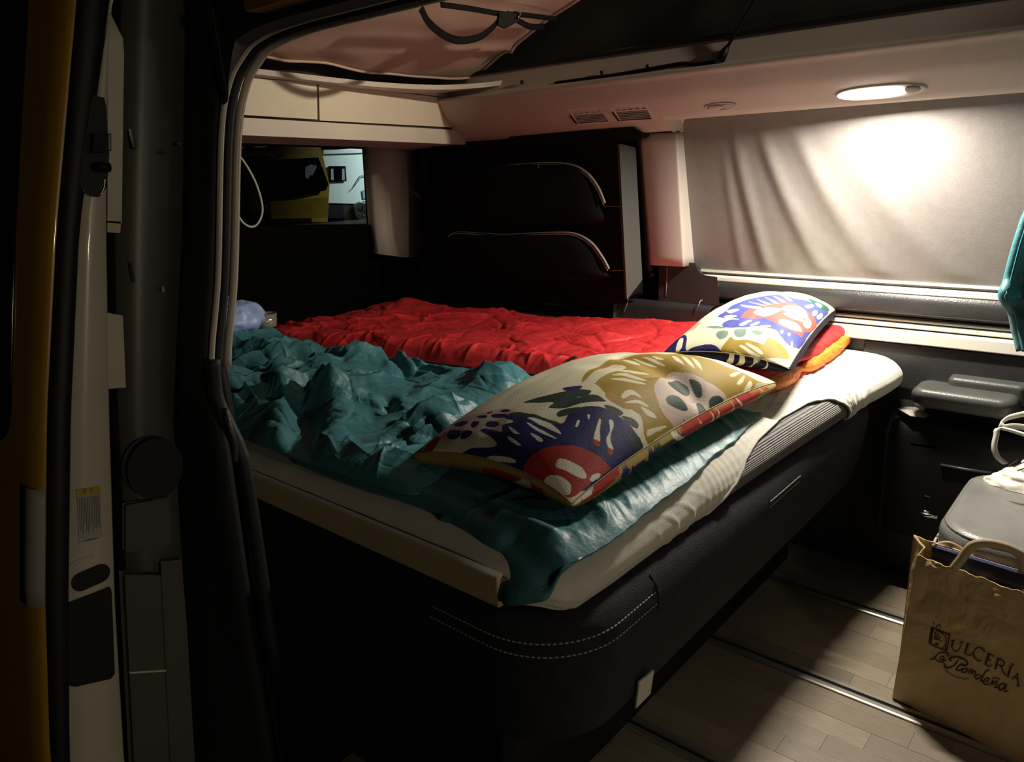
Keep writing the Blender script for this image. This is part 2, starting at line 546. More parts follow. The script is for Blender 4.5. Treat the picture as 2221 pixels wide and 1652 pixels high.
# rear shelf above the locker, wavy front edge
zl = 1.440
edge = [P(480, 140, 0, -1.92), P(620, 156, 0, -1.91), P(800, 176, 0, -1.88), P(940, 184, 0, -1.83), P(1040, 180, 0, -1.75), P(1105, 173, 0, -1.69), P(1150, 177, 0, -1.67), P(1203, 189, 0, -1.65)]
edge = cr(edge, 6)
bk = np.array([(-2.3, e[1] if e[1] < 1.5 else 1.5, e[2]) for e in edge])
bk[-1][1] = 1.56
V = [tuple(e) for e in edge] + [tuple(b) for b in bk]
n = len(edge)
F = [(i, i + 1, n + i + 1, n + i) for i in range(n - 1)]
obj('rear_shelf', V, F, SHELL, CE, thick=.014)
# rear roof closing above
box('roof_rear', (-2.6, -.1, 1.56), (-2.05, 1.6, 1.60), BLACKP, CE)

# pop-top canvas
CV = thing('pop_top_canvas', 'dark canvas side wall of the raised pop-top roof', 'tent canvas', (0, 1.4, 1.5))
nx, nz = 80, 30
X, Z = np.meshgrid(np.linspace(-2.0, 1.6, nx), np.linspace(1.47, 2.35, nz), indexing='ij')
Y = 1.375 + .10 * (Z - 1.47) * 0 + .012 * gnoise(X * 3, Z * 5, 3) + .006 * crease(X * 2 + Z, Z * 3, 5)
grid('side_canvas', np.stack([X, Y, Z], -1), CANVAS, CV, thick=.002)
Y2, Z2 = np.meshgrid(np.linspace(-.1, 1.4, 30), np.linspace(1.47, 2.35, 20), indexing='ij')
grid('rear_canvas', np.stack([-1.99 + 0 * Y2 + .01 * gnoise(Y2 * 3, Z2 * 4, 4), Y2, Z2], -1), CANVAS, CV, thick=.002)
box('roof_top', (-2.0, -.12, 2.35), (1.6, 1.42, 2.38), BLACKP, CV)
tube('canvas_hem', np.array([(x, 1.352, 1.486) for x in np.linspace(-1.9, 1.6, 30)]), .006, RUB, CV)

# bed-board underside / beige canvas, rising forward
pl0 = np.array([-1.93, 1.0, 1.475]); pn = np.array([-.28, .05, 1.0])
bp = [P(512, 128, 0, -1.93) for _ in range(1)]
lowedge = cr([PP(508, 118, pl0, pn), PP(640, 131, pl0, pn), PP(800, 152, pl0, pn), PP(930, 168, pl0, pn), PP(1028, 166, pl0, pn)], 12)
upedge = cr([PP(518, 60, pl0, pn), PP(660, 10, pl0, pn), PP(900, -60, pl0, pn), PP(1100, -60, pl0, pn), PP(1262, -8, pl0, pn)], 12)
nn = len(lowedge); nv = 40
T = np.linspace(0, 1, nv)
G = lowedge[:, None] * (1 - T)[None, :, None] + upedge[:, None] * T[None, :, None]
S = np.linspace(0, 1, nn)[:, None] * np.ones((1, nv))
TT = np.ones((nn, 1)) * T[None]
# right edge in the photo passes (1150,60)
bow = np.exp(-((TT - .55) / .3) ** 2) * S ** 3
G = G + bow[..., None] * (P(1150, 60, 0, -1.45) - P(1170, 78, 0, -1.45))[None, None] * .3
G[..., 2] += .010 * gnoise(S * 3 + TT, TT * 2 - S, 11) - .016 * np.exp(-np.abs(TT - .25 - .35 * (S - .55)) / .03) * sstep(.5, .7, S) + .010 * gnoise(S * 7, TT * 3, 4)
BB = thing('bed_board', 'beige fabric underside of the raised roof bed above the lockers', 'roof bed', (-1.6, .7, 1.5))
grid('fabric_panel', G, BEIGEC, BB, thick=.012)
tube('edge_piping', G[-1] + (0, 0, -.002), .005, BEIGEC, BB)
tube('rear_hem', G[:, 0] + (0, 0, -.002), .004, BEIGEC, BB)

# strap
ST = thing('strap', 'black webbing strap looped beneath the roof bed with metal ring', 'strap', (-1.4, .95, 1.5))


def stp(pts, off=.0):
    return cr([P(a, b, 0, -1.42 + off * i) for i, (a, b) in enumerate(pts)], 8)


p = stp([(912, 18), (930, 50), (965, 78), (1000, 88), (1040, 80), (1065, 62), (1085, 42), (1110, 34)])
wv = np.gradient(p, axis=0); wv /= np.linalg.norm(wv, axis=1)[:, None]
side = np.cross(wv, (1, .3, 0)); side /= np.linalg.norm(side, axis=1)[:, None]
ribbon('hanging_loop', p, side * np.linspace(.024, .010, len(p))[:, None], WEB, ST)
p = stp([(955, 10), (1020, 19), (1085, 30), (1130, 32), (1210, 42)])
wv = np.gradient(p, axis=0); wv /= np.linalg.norm(wv, axis=1)[:, None]
side = np.cross(wv, (1, .3, 0))
ribbon('long_strap', p, side * .013, WEB, ST)
p = stp([(1100, 30), (1125, 46), (1150, 58), (1180, 58)])
wv = np.gradient(p, axis=0); wv /= np.linalg.norm(wv, axis=1)[:, None]
ribbon('strap_tail', p, np.cross(wv, (1, .3, 0)) * .016, WEB, ST)
tube('metal_ring', cr([P(a, b, 0, -1.40) for a, b in ((1121, 24), (1127, 26), (1129, 33), (1124, 38))], 6), .0022, CHROME, ST)
slab('buckle', [P(1085, 28, 0, -1.41), P(1120, 26, 0, -1.41), P(1128, 42, 0, -1.41), P(1098, 60, 0, -1.41), P(1082, 52, 0, -1.41)], (-.008, 0, 0), BLACKP, ST, bevel=.002)

# gas strut
GS = thing('gas_strut', 'thin black roof strut rising from the far rail', 'strut', P(1562, 128, 1, 1.345))
a = P(1562, 128, 1, 1.335); b = P(1640, -4, 1, 1.345); b2 = a + (b - a) * 1.9
tube('rod', [a, b, b2], .0045, BLACKP, GS)
tube('foot', [a - (0, 0, .004), a + (b - a) * .12, a + (b - a) * .22], .009, BLACKP, GS, rs=[.013, .011, .006])
# elastic cord and clips lying along rail
CC = thing('elastic_cord', 'black elastic tent cord lying along the headliner rail', 'cord', P(1400, 155, 1, 1.33))
tube('cord', cr([P(1205, 180, 1, 1.333), P(1280, 170, 1, 1.333), P(1350, 160, 1, 1.333), P(1430, 146, 1, 1.333), P(1480, 138, 1, 1.335), P(1510, 140, 1, 1.333), P(1550, 134, 1, 1.333)], 8), .005, WEB, CC, rs=None)
for q in ((1132, 178), (1305, 157), (1404, 144)):
    c = P(*q, 1, 1.335)
    box('clip', c - (.004, .003, .006), c + (.004, .003, .005), BLACKP, CC, bevel=.001)

# ------------------------------------------------------------------ window blind
BL = thing('window_blind', 'silver grey roller blind drawn over the long side window', 'blind', (-.5, 1.6, .84))
nx, nz = 260, 130
U, Vv = np.meshgrid(np.linspace(0, 1, nx), np.linspace(0, 1, nz), indexing='ij')   # v 0 bottom
Xb = -1.165 + U * (1.2 + 1.165)
Zb = .838 + Vv * (1.312 - .838)
Yb = 1.600 + Vv * (1.482 - 1.600)
# gentle hanging folds fanning out from the upper left
h = 0


def fold(p_top, p_bot, w0, w1, amp):
    pt = P(*p_top, 1, 1.50); pb = P(*p_bot, 1, 1.59)
    t = np.clip((pt[2] - Zb) / (pt[2] - pb[2]), -.3, 1.2)
    xc = pt[0] + (pb[0] - pt[0]) * (.62 * t + .38 * t * t)
    w = w0 + (w1 - w0) * np.clip(t, 0, 1)
    return amp * np.exp(-((Xb - xc) / w) ** 2) * sstep(-.12, .25, t)


h = h + fold((1592, 275), (1668, 592), .016, .020, .0085)
h = h + fold((1648, 262), (1790, 596), .018, .030, .0100)
h = h + fold((1722, 262), (1915, 600), .022, .040, .0085)
h = h + fold((1850, 330), (2075, 600), .032, .050, .0060)
h = h + fold((1568, 330), (1610, 592), .013, .016, .0045)
h = h + fold((1700, 420), (1850, 596), .016, .020, .0015)
h = h * sstep(.842, .885, Zb)
Yb = Yb - h + .0010 * gnoise(Xb * 6, Zb * 6, 9)
grid('blind_fabric', np.stack([Xb, Yb, Zb], -1), BLIND, BL, thick=.0015)
prism('bottom_bar', [(1.595, .838), (1.588, .838), (1.582, .834), (1.582, .822), (1.588, .818), (1.60, .818)], 0, -1.125, 1.2, TRIMW, BL, bevel=.002)
prism('hem_strip', [(1.596, .853), (1.592, .853), (1.592, .846), (1.596, .846)], 0, -1.145, 1.2, TRIMW, BL)
box('guide_channel', (-1.18, 1.60, .80), (1.2, 1.66, .822), RUB, BL)
WN = thing('window_2', 'side window recess behind the drawn blind', 'window', (-.5, 1.63, .84), kind='structure')
box('pane', (-1.16, 1.625, .85), (1.2, 1.635, 1.31), DGLASS, WN)

# ------------------------------------------------------------------ ceiling lamp on the rail
bandp = np.array([0, 1.352, 1.328]); bandn = np.array([0, -.75, -.66]); bandn /= np.linalg.norm(bandn)
bdir = np.array([0, .66, -.75])


def band(px, py, off=0):
    return PP(px, py, bandp, bandn) + bandn * off


LP = thing('reading_lamp', 'glowing oval reading lamp set into the rail above the blind', 'lamp', band(1910, 198))
EMIT = mat('lamp_lens', (.9, .88, .8), .4, emit=(1.0, .93, .80), estr=9)
c = (band(1815, 206) + band(2008, 190)) / 2
hx = (band(2008, 190)[0] - band(1815, 206)[0]) / 2
ang = np.linspace(0, 2 * math.pi, 48, endpoint=False)


def oval(a, b, off, cc=c):
    ce = np.sign(np.cos(ang)) * np.abs(np.cos(ang)) ** .8; se = np.sin(ang)
    return cc + bandn * off + ce[:, None] * np.array([a, 0, 0]) + se[:, None] * bdir * b


loft('housing', [oval(hx + .004, .021, -.006), oval(hx + .004, .021, .001), oval(hx + .001, .019, .004), oval(hx - .003, .016, .004)], TRIMW, LP)
c2 = c - np.array([.016, 0, 0])
loft('lens', [oval(hx - .020, .0145, .0035, c2), oval(hx - .020, .0145, .006, c2), oval(hx - .026, .011, .009, c2)], EMIT, LP)
c3 = c + np.array([hx - .026, 0, 0]) - bdir * .002
loft('switch', [oval(.017, .009, .003, c3), oval(.017, .009, .006, c3), oval(.014, .007, .008, c3)], SHELL, LP)
# unlit round spot
SPT = thing('spot_lamp', 'small unlit oval spotlight in the headliner beside the air vents', 'lamp', band(1566, 230))
c = band(1562, 231)
loft('bezel', [oval(.046, .013, -.002, c), oval(.046, .013, .0015, c), oval(.042, .010, .002, c), oval(.040, .009, 0, c)], WHITE, SPT)
c = band(1550, 232)
loft('lens', [oval(.022, .009, .001, c), oval(.021, .0085, .003, c), oval(.014, .006, .005, c)], SHELL, SPT)
c = band(1580, 230)
loft('switch', [oval(.020, .009, .001, c), oval(.018, .008, .002, c), oval(.012, .005, .0015, c)], SHELL, SPT)

# air vents
VENTD = mat('vent_dark', (.02, .008, .008), .7)


def vent(label, q, slats):
    # q: four pixel corners tl tr br bl
    t = thing('air_vent', label, 'vent', band(*q[3]), 'air vents in the headliner')
    A, B, Cc, D = [band(*k) for k in q]

    def at(u, v, off=0.0):
        return (A * (1 - u) + B * u) * (1 - v) + (D * (1 - u) + Cc * u) * v + bandn * off
    slab('backing', [at(0, 0, .0005), at(1, 0, .0005), at(1, 1, .0005), at(0, 1, .0005)], -bandn * .004, VENTD, t)
    for (u0, v0, u1, v1) in ((-.05, -.1, 1.05, .0), (-.05, 1, 1.05, 1.1), (-.06, -.1, 0, 1.1), (1, -.1, 1.06, 1.1), (0, .27, 1, .34)):
        slab('frame', [at(u0, v0, .003), at(u1, v0, .003), at(u1, v1, .003), at(u0, v1, .003)], -bandn * .004, WHITE, t, bevel=.0008)
    for i in range(slats):
        v = .42 + i * (.56 / slats)
        slab('slat', [at(0, v, .0022), at(1, v, .0022), at(1, v + .035, .0035), at(0, v + .035, .0035)], -bandn * .0015, WHITE, t)
    for i in range(6):
        u = i / 5
        slab('divider', [at(u - .03, 0, .0025), at(u + .03, 0, .0025), at(u + .03, .27, .0025), at(u - .03, .27, .0025)], -bandn * .003, WHITE, t)
    kn = at(-.09, .75, .002)
    loft('thumb_wheel', [[at(-.12, .35, .0), at(-.06, .35, .0), at(-.02, 1.0, .0), at(-.08, 1.0, .0)], [at(-.12, .38, .005), at(-.07, .38, .005), at(-.035, .98, .005), at(-.08, .98, .005)]], BLACKP, t)


vent('left air vent grille in the headliner, nearer the locker', [(1238, 239), (1302, 234), (1322, 262), (1256, 267)], 5)
vent('right air vent grille in the headliner, nearer the window blind', [(1330, 231), (1400, 226), (1416, 257), (1348, 261)], 5)
VB = tag(slab('vent_lip', [band(1212, 235, .002), band(1402, 220, .002), band(1402, 217, .002), band(1212, 232, .002)], -bandn * .003, SHELL, CE), None)

# ------------------------------------------------------------------ window storage bag (black, two pockets)
SB = thing('window_storage', 'black fabric window storage panel with two zipped pockets', 'storage pockets', P(1100, 640, 1, 1.45))
yf = 1.42
fr = [P(905, 652, 1, yf), P(940, 300, 1, yf), P(1334, 288, 1, yf), P(1338, 330, 1, yf), P(1352, 560, 1, yf), P(1355, 645, 1, yf), P(1335, 655, 1, yf)]
slab('panel', fr, (0, .10, 0), BLKF, SB, bevel=.006)
slab('top_edge', [P(940, 300, 1, yf - .004), P(1375, 280, 1, 1.40), P(1390, 293, 1, 1.40), P(1389, 300, 1, 1.42), P(1350, 303, 1, yf - .004), P(940, 318, 1, yf - .004)], (0, .08, 0), BLKF, SB, bevel=.004)
sx = P(1361, 640, 1, yf)[0]
side = [P(1341, 315, 0, sx + 0.002 - .05), P(1372, 318, 0, sx + .002)]
slab('grey_side', [P(1345, 314, 1, yf - .022), P(1361, 646, 1, yf - .022), P(1392, 606, 1, 1.47), P(1377, 322, 1, 1.45)], (-.012, .006, 0), GREYF, SB, bevel=.003)


def pocket(pix, zipx, lab):
    pts = cr([P(a, b, 1, yf - .002) for a, b in pix], 8)
    n = len(pts)
    cen = pts.mean(0)
    rows = [pts]
    for k, (s, d) in enumerate(((.985, .018), (.93, .030), (.75, .036), (.4, .038), (.001, .038))):
        q = cen + (pts - cen) * s; q = q.copy(); q[:, 1] = yf - .002 - d
        rows.append(q)
    G = np.array(rows)
    o = grid('pocket', G, BLKF, SB, closed_v=True, label=lab)
    pz = cr([P(a, b, 1, yf - .024) for a, b in zipx], 8)
    tube('zip_piping', pz, .0035, PIPE, o, rs=np.interp(np.linspace(0, 1, len(pz)), [0, .3, .7, 1], [.0008, .0014, .0042, .0036]))
    pz2 = pz + np.array([-.004, -.002, -.006])
    tube('zip_tape', pz2, .0015, PIPE, o)
    return o


pk1 = pocket([(957, 470), (955, 380), (975, 362), (1100, 355), (1250, 356), (1285, 385), (1305, 440), (1312, 480), (1200, 486), (1050, 488)],
             [(960, 364), (1060, 361), (1165, 353), (1235, 356), (1272, 374), (1297, 405), (1312, 440)], 'upper pocket')
pk2 = pocket([(963, 590), (962, 530), (985, 508), (1100, 506), (1240, 508), (1290, 535), (1315, 580), (1322, 602), (1200, 608), (1060, 600)],
             [(968, 520), (990, 503), (1090, 508), (1160, 505), (1238, 505), (1280, 524), (1306, 556), (1321, 583)], 'lower pocket')
q = P(1168, 356, 1, yf - .032)
box('zip_puller', q - (.003, .004, .028), q + (.003, .002, .004), CHROME, pk1, bevel=.001)
tube('seam_piping', [P(1318, 587, 1, yf - .004), P(1356, 586, 1, yf - .004)], .0018, PIPE, SB)
tube('seam_piping', [P(1265, 446, 1, yf - .003), P(1348, 448, 1, yf - .003)], .0008, PIPE, SB)
# dark frame around, opening seal
WF = thing('window_3', 'black-framed rear quarter window behind the storage panel', 'window', (-1.8, 1.55, .7), kind='structure')
box('quarter_glass', (-2.35, 1.55, .70), (-1.25, 1.56, 1.30), DGLASS, WF)
tube('seal', cr([P(1414, 600, 1, 1.54), P(1405, 560, 1, 1.54), P(1388, 320, 1, 1.49), P(1385, 296, 1, 1.45), P(1370, 286, 1, 1.44), P(1300, 288, 1, 1.44), P(1040, 305, 1, 1.44)], 6), .012, RUB, WF)

# ------------------------------------------------------------------ rear overhead locker
LK = thing('overhead_locker', 'pale rear overhead locker with two flat doors', 'locker', (-2.0, 1.0, 1.27))
lx = -1.95


def lp(px_, py_, dx=0):
    return P(px_, py_, 0, lx + dx)


ye = 1.47
slab('body', [lp(430, 155, -.012), lp(1012, 217, -.012), lp(1016, 255, -.012), lp(1022, 285, -.012), lp(430, 245, -.012)], (-.30, 0, 0), mat('locker_gap_shade', (.05, .035, .03), .7), LK)  # carcass coloured dark to stand for the shade in the door gaps
# door panels
slab('door', [lp(440, 161), lp(687, 180), lp(689, 259), lp(440, 243.5)], (-.016, 0, 0), LOCK, LK)
slab('door', [lp(691.5, 180.5), lp(978, 214), lp(979, 276), lp(693.5, 261)], (-.016, 0, 0), LOCK, LK)
slab('end_panel', [lp(982, 213), lp(1013, 217), lp(1015, 240), lp(1026, 268), lp(1026, 276), lp(983, 277)], (-.02, 0, 0), WHITE, LK, bevel=.003)
slab('top_rail', [lp(440, 150), lp(1013, 207), lp(1013, 215), lp(978, 211), lp(690, 177), lp(440, 158)], (-.02, 0, 0), WHITE, LK, bevel=.002)
slab('bottom_lip', [lp(430, 250, 0), lp(979, 282, 0), lp(1028, 281, 0), lp(1026, 290, .006), lp(1008, 313, .0), lp(430, 288, .0)], (-.30, 0, 0), WHITE, LK, bevel=.001)

# D pillar trim
DP = thing('trim_3', 'two-sided pale rear pillar cover below the locker', 'trim', P(880, 555, 0, -2.40), kind='structure')
e0 = P(803, 255, 0, -2.40); e1 = P(862, 255, 0, -2.36); e2 = P(888, 255, 0, -2.38)
f0 = P(822, 551, 0, -2.40); f1 = P(876, 558, 0, -2.36); f2 = P(946, 555, 0, -2.38)
rows = []
for t in np.linspace(0, 1, 6):
    a, b, c_ = e0 * (1 - t) + f0 * t, e1 * (1 - t) + f1 * t, e2 * (1 - t) + f2 * t
    rows.append([a, b + (a - b) * .06, b + (c_ - b) * .06, c_, c_ + (-.08, .02, 0), a + (-.08, .02, 0)])
loft('pillar_cover', rows, WHITE, DP)
c = P(905, 425, 0, -2.365)
tube('belt_guide', [c + (.0, -.02, .02), c + (.012, 0, 0), c + (0, .02, -.035)], .007, SHELL, DP)

# tailgate with rear window
TG = thing('door_1', 'dark tailgate lining below the rear window', 'tailgate', (-2.5, .8, 0), kind='structure')
a, b = P(480, 496, 0, -2.46), P(830, 492, 0, -2.46)
slab('lower_lining', [(-2.46, -.1, .0), (-2.46, 1.66, .0), (-2.46, 1.66, b[2] - .03), b, a, (-2.46, -.1, a[2])], (-.07, 0, 0), TAILG, TG, bevel=.01)
slab('window_side_frame', [P(818, 300, 0, -2.46), P(806, 318, 0, -2.46), P(816, 492, 0, -2.46), (-2.46, 1.66, .95), (-2.46, 1.66, 1.3)], (-.06, 0, 0), BLACKP, TG)
slab('window_top_frame', [P(470, 308, 0, -2.46), P(810, 322, 0, -2.46), (-2.46, 1.5, 1.45), (-2.46, -.1, 1.45)], (-.06, 0, 0), BLACKP, TG)
slab('window_near_frame', [(-2.46, -.1, .9), (-2.46, .70, .9), (-2.46, .73, 1.35), (-2.46, -.1, 1.35)], (-.06, 0, 0), BLACKP, TG)
W1 = thing('window_1', 'rear window with campers parked outside', 'window', (-2.5, 1.0, 1.0), kind='structure')
box('pane', (-2.505, .70, .93), (-2.50, 1.50, 1.36), GLASS, W1)
# cord loop hanging by the opening
CL = thing('cord_loop', 'thin white cord loop hanging beside the rear window', 'cord', P(540, 492, 0, -1.5))
tube('cord', cr([P(503, 322, 0, -1.5), P(530, 352, 0, -1.5), P(556, 400, 0, -1.5), P(569, 450, 0, -1.5), P(562, 480, 0, -1.5), P(545, 492, 0, -1.5), P(523, 478, 0, -1.5), P(506, 440, 0, -1.5), P(499, 390, 0, -1.5), P(500, 330, 0, -1.5)], 8), .0024, TRIMW, CL)

# ------------------------------------------------------------------ outside behind: ground, motorhome, yellow camper
GR = mat('night_grass', (.05, .07, .02), .9, var=.4, vscale=3, bump=.6, bscale=20)
ASP = mat('dark_gravel', (.03, .03, .03), .9, var=.3, vscale=20, bump=.5, bscale=60)
g = thing('ground', 'dark ground outside around the parked campers', 'ground', (0, 0, -.45), kind='structure')
box('gravel', (-60, -30, -.55), (12, 30, -.45), ASP, g)
box('grass_strip', (-20.5, -3, -.45), (-15, 26, -.43), GR, g)
RVW = mat('motorhome_white', (.74, .80, .80), .35, var=.03)
RVG = mat('motorhome_grey_graphic', (.30, .38, .45), .4)
MH = thing('motorhome', 'white coachbuilt motorhome parked outside the rear window', 'motorhome', P(760, 472, 0, -21.6))


def mh(px_, py_, d=0):
    return P(px_, py_, 0, -21.6 + d * 2.6)


slab('body', [mh(700, 330), mh(810, 322), mh(860, 400), mh(870, 445), mh(700, 440)], (-2.0, 0, 0), RVW, MH, bevel=.05)
slab('roof_edge', [mh(702, 325, .04), mh(790, 323, .04), mh(792, 331, .04), mh(702, 334, .04)], (-1, 0, 0), RVW, MH)
slab('window', [mh(714, 361, .03), mh(749, 361, .03), mh(751, 392, .03), mh(715, 393, .03)], (-.03, 0, 0), DGLASS, MH, bevel=.02)
slab('window_blind', [mh(718, 366, .045), mh(723, 366, .045), mh(724, 390, .045), mh(718, 390, .045)], (-.01, 0, 0), RVG, MH)
slab('window_blind', [mh(742, 366, .045), mh(747, 366, .045), mh(748, 390, .045), mh(742, 390, .045)], (-.01, 0, 0), RVG, MH)
slab('graphic', [mh(758, 415, .02), mh(762, 413, .02), mh(782, 380, .02), mh(797, 378, .02), mh(797, 382, .02), mh(785, 384, .02)], (-.01, 0, 0), RVG, MH)
slab('hatch', [mh(786, 412, .02), mh(794, 412, .02), mh(796, 430, .02), mh(788, 431, .02)], (-.01, 0, 0), RVG, MH)
slab('skirt', [mh(700, 440), mh(845, 443), mh(840, 473), mh(700, 473)], (-1.8, 0, 0), BLACKP, MH)
cw = mh(785, 458, .10)
wh = [cw + np.array([0, math.cos(t) * .27, math.sin(t) * .27]) for t in np.linspace(0, 2 * math.pi, 24, endpoint=False)]
w = slab('wheel', wh, (-.2, 0, 0), RUB, MH, bevel=.02)
for k in range(5):
    t = k * 2 * math.pi / 5
    u_ = np.array([0, math.cos(t), math.sin(t)]); v_ = np.array([0, -math.sin(t), math.cos(t)])
    slab('spoke', [cw + (.02, 0, 0) + u_ * .04 - v_ * .03, cw + (.02, 0, 0) + u_ * .18 - v_ * .03, cw + (.02, 0, 0) + u_ * .18 + v_ * .03, cw + (.02, 0, 0) + u_ * .04 + v_ * .03], (-.03, 0, 0), CHROME, w)
tube('arch_trim', [cw + np.array([.02, math.cos(t) * .33, math.sin(t) * .33]) for t in np.linspace(.6, 2.9, 12)], .02, CHROME, MH)

YV = thing('yellow_camper', 'yellow camper van parked left of the white motorhome', 'van', P(640, 478, 2, -.45))
YD = mat('dim_yellow_paint', (.48, .28, .02), .4, var=.15, vscale=3)


def yv(px_, py_, d=0):
    return P(px_, py_, 0, -21.0 + d * 4)


slab('body', [yv(583, 318), yv(692, 316), yv(700, 350), yv(712, 400), yv(708, 478), yv(590, 479)], (-1.2, -.3, 0), YD, YV, bevel=.05)
slab('rear_glass', [yv(586, 348, .03), yv(690, 342, .03), yv(703, 375, .03), yv(712, 400, .03), yv(706, 412, .03), yv(650, 424, .03), yv(588, 432, .03)], (-.02, 0, 0), DGLASS, YV, bevel=.02)
slab('glass_sticker', [yv(662, 362, .05), yv(674, 356, .05), yv(682, 358, .05), yv(668, 388, .05), yv(662, 384, .05)], (-.01, 0, 0), mat('pale_sticker', (.4, .42, .5), .5), YV)
slab('glass_sticker', [yv(672, 380, .05), yv(684, 356, .05), yv(687, 362, .05), yv(678, 380, .05)], (-.01, 0, 0), bpy.data.materials['pale_sticker'], YV)
slab('bumper', [yv(588, 440, .08), yv(709, 430, .08), yv(710, 470, .08), yv(590, 472, .08)], (-.1, 0, 0), YD, YV, bevel=.03)
slab('rear_lamp', [yv(600, 333, .04), yv(614, 332, .04), yv(614, 340, .04), yv(600, 341, .04)], (-.02, 0, 0), mat('red_lamp', (.2, .01, .01), .3), YV)
slab('side_mirror', [yv(533, 318, .2), yv(552, 318, .2), yv(557, 336, .2), yv(545, 332, .2), yv(533, 326, .2)], (-.05, 0, 0), YD, YV, bevel=.01)
slab('open_door', [yv(543, 335), yv(583, 318), yv(590, 474), yv(545, 470)], (-.1, 0, 0), mat('dark_olive', (.05, .035, .01), .5), YV)

# ------------------------------------------------------------------ near side wall, opening frame
WL = thing('wall_left', 'near side body wall with the sliding door opening', 'wall', (-1.0, 0, 0), kind='structure')
zo = np.array([-.45, .0, .5, .80, .88, .95, 1.066, 1.248, 1.366, 1.5])
yo = np.array([-.10, -.10, -.10, -.096, -.097, -.099, -.071, -.034, -.006, .02])
zd = np.array([-.45, 0, .286, .563, .86, 1.126, 1.377, 1.6])
ypl = np.array([-.20, -.20, -.186, -.155, -.123, -.064, -.018, .02])
zk = np.array([-.45, 0, .343, .601, .88, 1.134, 1.371, 1.6])
ydk = np.array([-.30, -.29, -.266, -.231, -.194, -.152, -.103, -.05])
zs = np.concatenate([np.linspace(-.45, .7, 14), np.linspace(.74, 1.55, 24)])
fo = lambda z: np.interp(z, zo, yo)
fp = lambda z: np.interp(z, zd, ypl)
fk = lambda z: np.interp(z, zk, ydk)


def strip(name, cols, m_, par, zz=None, thick=.004, **k):
    zz = zs if zz is None else zz
    flip = k.pop('flip', False)
    G = np.array([[(c_[0](z) if callable(c_[0]) else c_[0], c_[1](z), z) for c_ in cols] for z in zz])
    if flip: G = G[::-1]
    return grid(name, G, m_, par, thick=thick, **k)


strip('black_jamb_trim', [(-1.012, lambda z: fo(z) + .01), (-1.008, lambda z: fo(z) - .006), (-1.03, lambda z: fo(z) - .014), (-1.07, lambda z: (fo(z) + fp(z)) / 2 - .01), (-1.10, fp)], RUB, WL)
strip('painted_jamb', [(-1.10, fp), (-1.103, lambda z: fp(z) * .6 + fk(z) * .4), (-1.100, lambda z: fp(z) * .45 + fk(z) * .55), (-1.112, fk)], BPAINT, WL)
strip('outer_skin', [(-1.112, fk), (-1.14, lambda z: fk(z) - .006), (-1.6, lambda z: fk(z) + .02), (-2.6, lambda z: fk(z) + .03)], BLACKP, WL)
# inner lining of the near wall
strip('inner_lining', [(-1.012, lambda z: fo(z) + .012), (-1.05, lambda z: fo(z) + .04), (-1.3, lambda z: max(fo(z), -.09) + .07), (-2.5, lambda z: max(fo(z), -.09) + .10)], BLACKP, WL)
# jamb details
knob = P(325, 1010, 0, -1.098)
ringp = [knob + np.array([0, math.cos(t) * .034, math.sin(t) * .040]) for t in np.linspace(0, 2 * math.pi, 24, endpoint=False)]
slab('rubber_grommet', ringp, (.02, 0, 0), RUB, WL, bevel=.006)
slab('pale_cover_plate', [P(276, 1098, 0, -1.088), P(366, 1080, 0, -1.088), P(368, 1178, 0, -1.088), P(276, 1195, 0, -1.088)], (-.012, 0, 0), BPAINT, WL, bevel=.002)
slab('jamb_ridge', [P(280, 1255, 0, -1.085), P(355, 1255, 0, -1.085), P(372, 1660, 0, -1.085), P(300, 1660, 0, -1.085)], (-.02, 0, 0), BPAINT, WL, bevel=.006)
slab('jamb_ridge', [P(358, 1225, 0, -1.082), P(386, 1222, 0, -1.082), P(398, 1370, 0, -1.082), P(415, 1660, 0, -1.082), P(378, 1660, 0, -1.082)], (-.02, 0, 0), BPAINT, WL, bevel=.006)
slab('step_line', [P(282, 1457, 0, -1.082), P(360, 1452, 0, -1.082), P(360, 1456, 0, -1.082), P(282, 1461, 0, -1.082)], (-.004, 0, 0), PAINT, WL)
for q in ((287, 300), (294, 300)):
    c = P(*q, 0, -1.09); box('striker_pin', c - (.002, .0016, .012), c + (.002, .0016, .012), CHROME, WL)
c = P(287, 590, 0, -1.09); box('striker_pin', c - (.002, .0012, .014), c + (.002, .0012, .014), CHROME, WL)
c = P(353, 627, 0, -1.09); box('screw_head', c - (.002, .0016, .004), c + (.002, .0016, .004), CHROME, WL)

# opening edge seals: path up the pillar, round the corner, along the header
path = cr([(-1.0, -.095, .45), (-1.0, -.094, .78), (-1.0, -.090, .85), (-1.0, -.092, .94), (-1.0, -.062, 1.066), (-1.0, -.028, 1.248), (-.993, -.010, 1.315), (-.975, .004, 1.348), (-.945, .012, 1.366), (-.87, .018, 1.376), (-.70, .02, 1.377), (-.2, .02, 1.377), (.5, .02, 1.377), (1.55, .02, 1.377)], 10)
T1 = thing('trim_4', 'pale double seal strip edging the sliding door opening', 'trim', (-1.0, -.05, .94), kind='structure')
k0 = int(np.argmin(np.abs(path[:60, 2] - .945)))
k1 = len(path) - 1
seg = path[k0:k1]
TRD = mat('pale_trim_strip', (.50, .44, .37), .35)
tube('outer_strip', seg + (0, -.010, .002), .0042, TRD, T1)
tube('inner_strip', seg + (-.004, .016, -.002), .0056, TRD, T1)
tube('dark_groove', seg + (-.005, .003, 0), .006, RUB, T1)
tube('strip_joint', [seg[0] + (0, -.01, .30), seg[0] + (0, -.01, .304)], .005, RUB, T1)
low = path[:k0 + 1]
